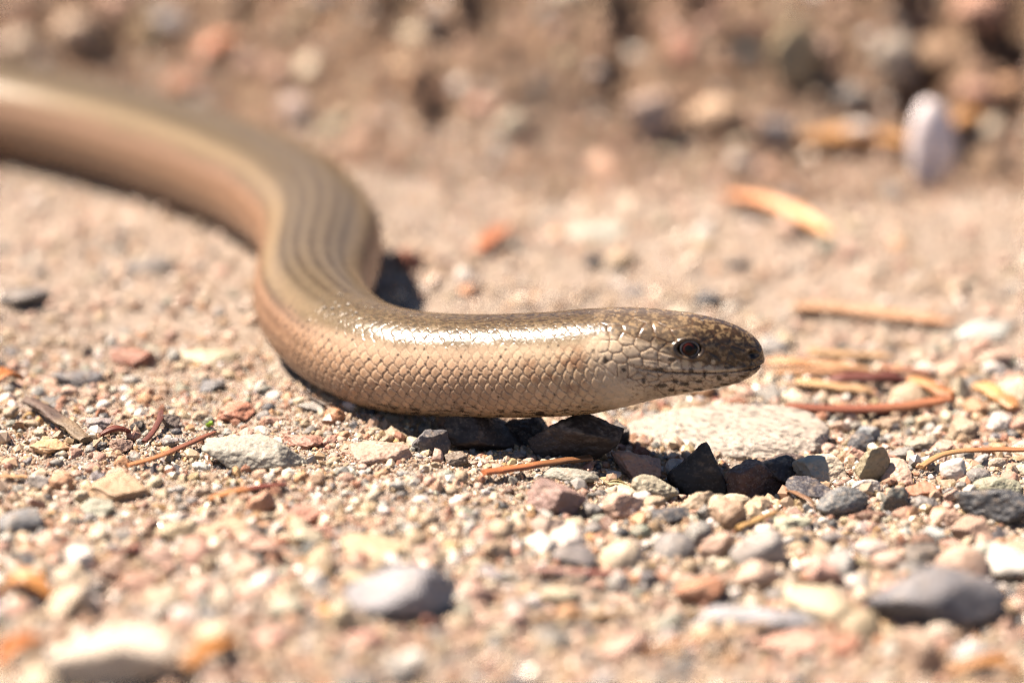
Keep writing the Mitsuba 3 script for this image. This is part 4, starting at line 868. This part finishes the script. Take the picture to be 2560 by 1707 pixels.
# pale lip spots and dark blotches of the lower jaw
for cx_, cy_, rx, ry, cc in [(1745, 912, 10, 9, 'w'), (1771, 920, 8, 8, 'w'), (1718, 906, 8, 8, 'w'), (1700, 915, 11, 8, 'w'), (1780, 904, 6, 6, 'w'), (1800, 926, 18, 5, 'w'), (1830, 924, 12, 6, 'w'),
                             (1697, 953, 8, 5, 'k'), (1716, 959, 11, 5, 'k'), (1747, 953, 9, 5, 'k'), (1664, 963, 16, 4, 'k'), (1683, 974, 8, 4, 'k'), (1715, 975, 8, 3, 'k'), (1746, 972, 14, 3, 'k'), (1842, 954, 9, 6, 'k'),
                             (1812, 960, 11, 3, 'k'), (1790, 967, 9, 3, 'k'), (1665, 922, 11, 6, 'k'), (1694, 898, 9, 6, 'k'), (1729, 925, 6, 7, 'k'), (1760, 938, 4, 8, 'k'), (1796, 945, 7, 7, 'k'), (1812, 938, 8, 4, 'k'), (1853, 940, 12, 3, 'k'),
                             (1625, 952, 5, 8, 'k'), (1584, 924, 6, 5, 'k'), (1544, 902, 9, 6, 'k'), (1545, 898, 4, 12, 'k'), (1498, 893, 5, 7, 'k'), (1520, 879, 5, 8, 'k'), (1853, 898, 5, 6, 'k'), (1812, 917, 6, 3, 'k'), (1872, 905, 4, 8, 'k'), (1840, 905, 6, 5, 'k')]:
    e_ = np.sqrt(((hx - cx_) / rx) ** 2 + ((hy - cy_) / ry) ** 2) + 0.7 * (mot2 - 0.5)
    head_col = m3(head_col, (lin((226, 208, 178)) if cc == 'w' else lin((40, 30, 24))) * one, (1 - sst(0.75, 1.1, e_)) * (0.9 if cc == 'w' else 0.88))
head_col = m3(head_col, lin((58, 40, 30)) * one, mw * np.exp(-(md / 0.075) ** 2) * 0.9)
jaw = sst(0.1, 0.4, md) * sst(1760, 1860, hx)
head_col = m3(head_col, lin((110, 88, 60)) * one, jaw * sst(.45, .6, mott) * 0.8)
# skin round the eye, socket and nostril
head_col = m3(head_col, lin((78, 68, 62)) * one, np.exp(-((er - 1.15) / 0.17) ** 2) * 0.85)
head_col = m3(head_col, lin((14, 10, 9)) * one, 1 - sst(0.86, 1.0, er))
head_col = m3(head_col, lin((16, 12, 10)) * one, np.exp(-nr ** 2 * 0.9))
col = m3(col, head_col, hwt)
col = col * (0.94 + 0.12 * mot2)[..., None]

nS = len(ss)
V = PS.reshape(-1, 3); C = col.reshape(-1, 3)
i, j = np.meshgrid(np.arange(nS - 1), np.arange(NP), indexing='ij')
fq = np.stack([i * NP + j, (i + 1) * NP + j, (i + 1) * NP + (j + 1) % NP, i * NP + (j + 1) % NP], -1).reshape(-1, 4)
fs = np.vstack([fq[:, [0, 1, 2]], fq[:, [0, 2, 3]]])
jj = np.arange(NP)
V = np.vstack([V, PS[0].mean(0), PS[-1].mean(0)]); C = np.vstack([C, C[:1], C[-2:-1]])
fs = np.vstack([fs, np.stack([jj, (jj + 1) % NP, np.full(NP, nS * NP)], -1), np.stack([(nS - 1) * NP + (jj + 1) % NP, (nS - 1) * NP + jj, np.full(NP, nS * NP + 1)], -1)])
if trimesh.Trimesh(V, fs, process=False).volume < 0: fs = fs[:, ::-1]
put('slow_worm__body', V, fs, C, 'mat_skin')
labels['slow_worm'] = {'label': 'bronze legless lizard winding over the gravel with raised head', 'category': 'slow worm'}

# ---- eyes: a wet ball with a black pupil and red-brown iris, set in the socket, and the lid round it
for sgn in (1, -1):
    hmask = (np.abs(hx - EX) < 8) & (np.abs(hy - EYp) < 5) & ((np.sin(phi) * sgn > 0)[None])
    pc, nc = P0[hmask].mean(0), nrm[hmask].mean(0); nc /= np.linalg.norm(nc)
    xa = hd - nc * (hd @ nc); xa /= np.linalg.norm(xa); ya = np.cross(nc, xa)
    if ya[2] < 0: ya = -ya
    sph = trimesh.creation.icosphere(5)
    d = np.array(sph.vertices)
    RB_ = 0.97
    ctr = pc - 0.77 * nc
    look = np.array([-0.13, 0.0, 0.99]); look /= np.linalg.norm(look)
    a_ = np.arccos(np.clip(d @ look, -1, 1)) * RB_
    ec = np.tile(lin((10, 7, 6)), (len(d), 1))
    ir = sst(0.43, 0.47, a_) * (1 - sst(0.52, 0.64, a_))
    fib = 0.7 + 0.6 * n3(d[:, 0] * 9, d[:, 1] * 9, d[:, 2] * 3, 61)
    leftw = 0.45 + 0.55 * sst(0.35, -0.2, d[:, 0])
    ec = ec * (1 - ir[:, None]) + (lin((66, 23, 11)) * (fib * leftw)[:, None]) * ir[:, None]
    lim = np.exp(-((a_ - 0.455) / 0.03) ** 2)[:, None]
    ec = ec * (1 - lim) + lin((88, 36, 17)) * lim
    sph_f = np.array(sph.faces) if np.linalg.det(np.stack([xa, ya, nc])) > 0 else np.array(sph.faces)[:, ::-1]
    ek = 'slow_worm__eye' if sgn > 0 else 'slow_worm__eye_001'
    put(ek, ctr + RB_ * (d[:, :1] * xa + d[:, 1:2] * ya + d[:, 2:] * nc), sph_f, ec, 'mat_eye')
    # lid: an uneven ring lying on the ball's edge
    n, m = 72, 12
    t = np.arange(n) / n * 2 * np.pi; w = np.arange(m) / m * 2 * np.pi
    rr = 0.10 * (1 + 0.35 * (f3(np.cos(t) * 3, np.sin(t) * 3, 0, 2, 63) - 0.5)) * (1 + 0.35 * np.sin(t))
    cen = ctr + (0.85 * np.cos(t))[:, None] * xa + (0.72 * np.sin(t))[:, None] * ya + 0.60 * nc
    rad = (np.cos(t)[:, None] * xa + np.sin(t)[:, None] * ya)
    LV = cen[:, None] + rr[:, None, None] * (np.cos(w)[None, :, None] * rad[:, None] + np.sin(w)[None, :, None] * nc)
    i, j = np.meshgrid(np.arange(n), np.arange(m), indexing='ij')
    lf = np.stack([i * m + j, ((i + 1) % n) * m + j, ((i + 1) % n) * m + (j + 1) % m, i * m + (j + 1) % m], -1).reshape(-1, 4)
    lf = np.vstack([lf[:, [0, 1, 2]], lf[:, [0, 2, 3]]])
    LVf = LV.reshape(-1, 3)
    if trimesh.Trimesh(LVf, lf, process=False).volume < 0: lf = lf[:, ::-1]
    lc = lin((84, 74, 70)) * (0.7 + 0.6 * n3(LVf[:, 0] / .15, LVf[:, 1] / .15, LVf[:, 2] / .15, 5))[:, None]
    put('slow_worm__eyelid' if sgn > 0 else 'slow_worm__eyelid_001', LVf, lf, lc, 'mat_wet')
labels['slow_worm__eye'] = {'label': 'red-brown eye with black pupil'}

# sand stuck to the back
r = np.random.default_rng(5)
gv, gf, gc, o = [], [], [], 0
spots = [(s_, p_) for s_, p_ in zip(r.normal(chord[16] + 3.5, 1.6, 14), r.normal(0.55, 0.22, 14))] + [(s_, p_) for s_, p_ in zip(r.uniform(chord[23], chord[30], 16), r.normal(0.12, 0.16, 16))] \
    + [(s_, p_) for s_, p_ in zip(r.uniform(chord[16], chord[24], 14), r.normal(0.45, 0.25, 14))]
for n, (s_, p_) in enumerate(spots):
    i, j = np.argmin(np.abs(ss - s_)), int(round(p_ / (2 * np.pi) * NP)) % NP
    v, f = rock(r, 'a', 1)
    sz = r.uniform(0.16, 0.36) if n < 14 else r.uniform(0.10, 0.2)
    v = v * sz / 2 * [1, .8, .7] + PS[i, j] + nrm[i, j] * sz * 0.25
    gv.append(v); gf.append(f + o); gc.append(np.tile(lin((206, 198, 186)), (len(v), 1))); o += len(v)
add('stuck_sand', np.vstack(gv), np.vstack(gf), np.vstack(gc), 'mat_quartz', 'white sand grains stuck to the back of the animal', 'sand', kind='stuff', smooth=False)
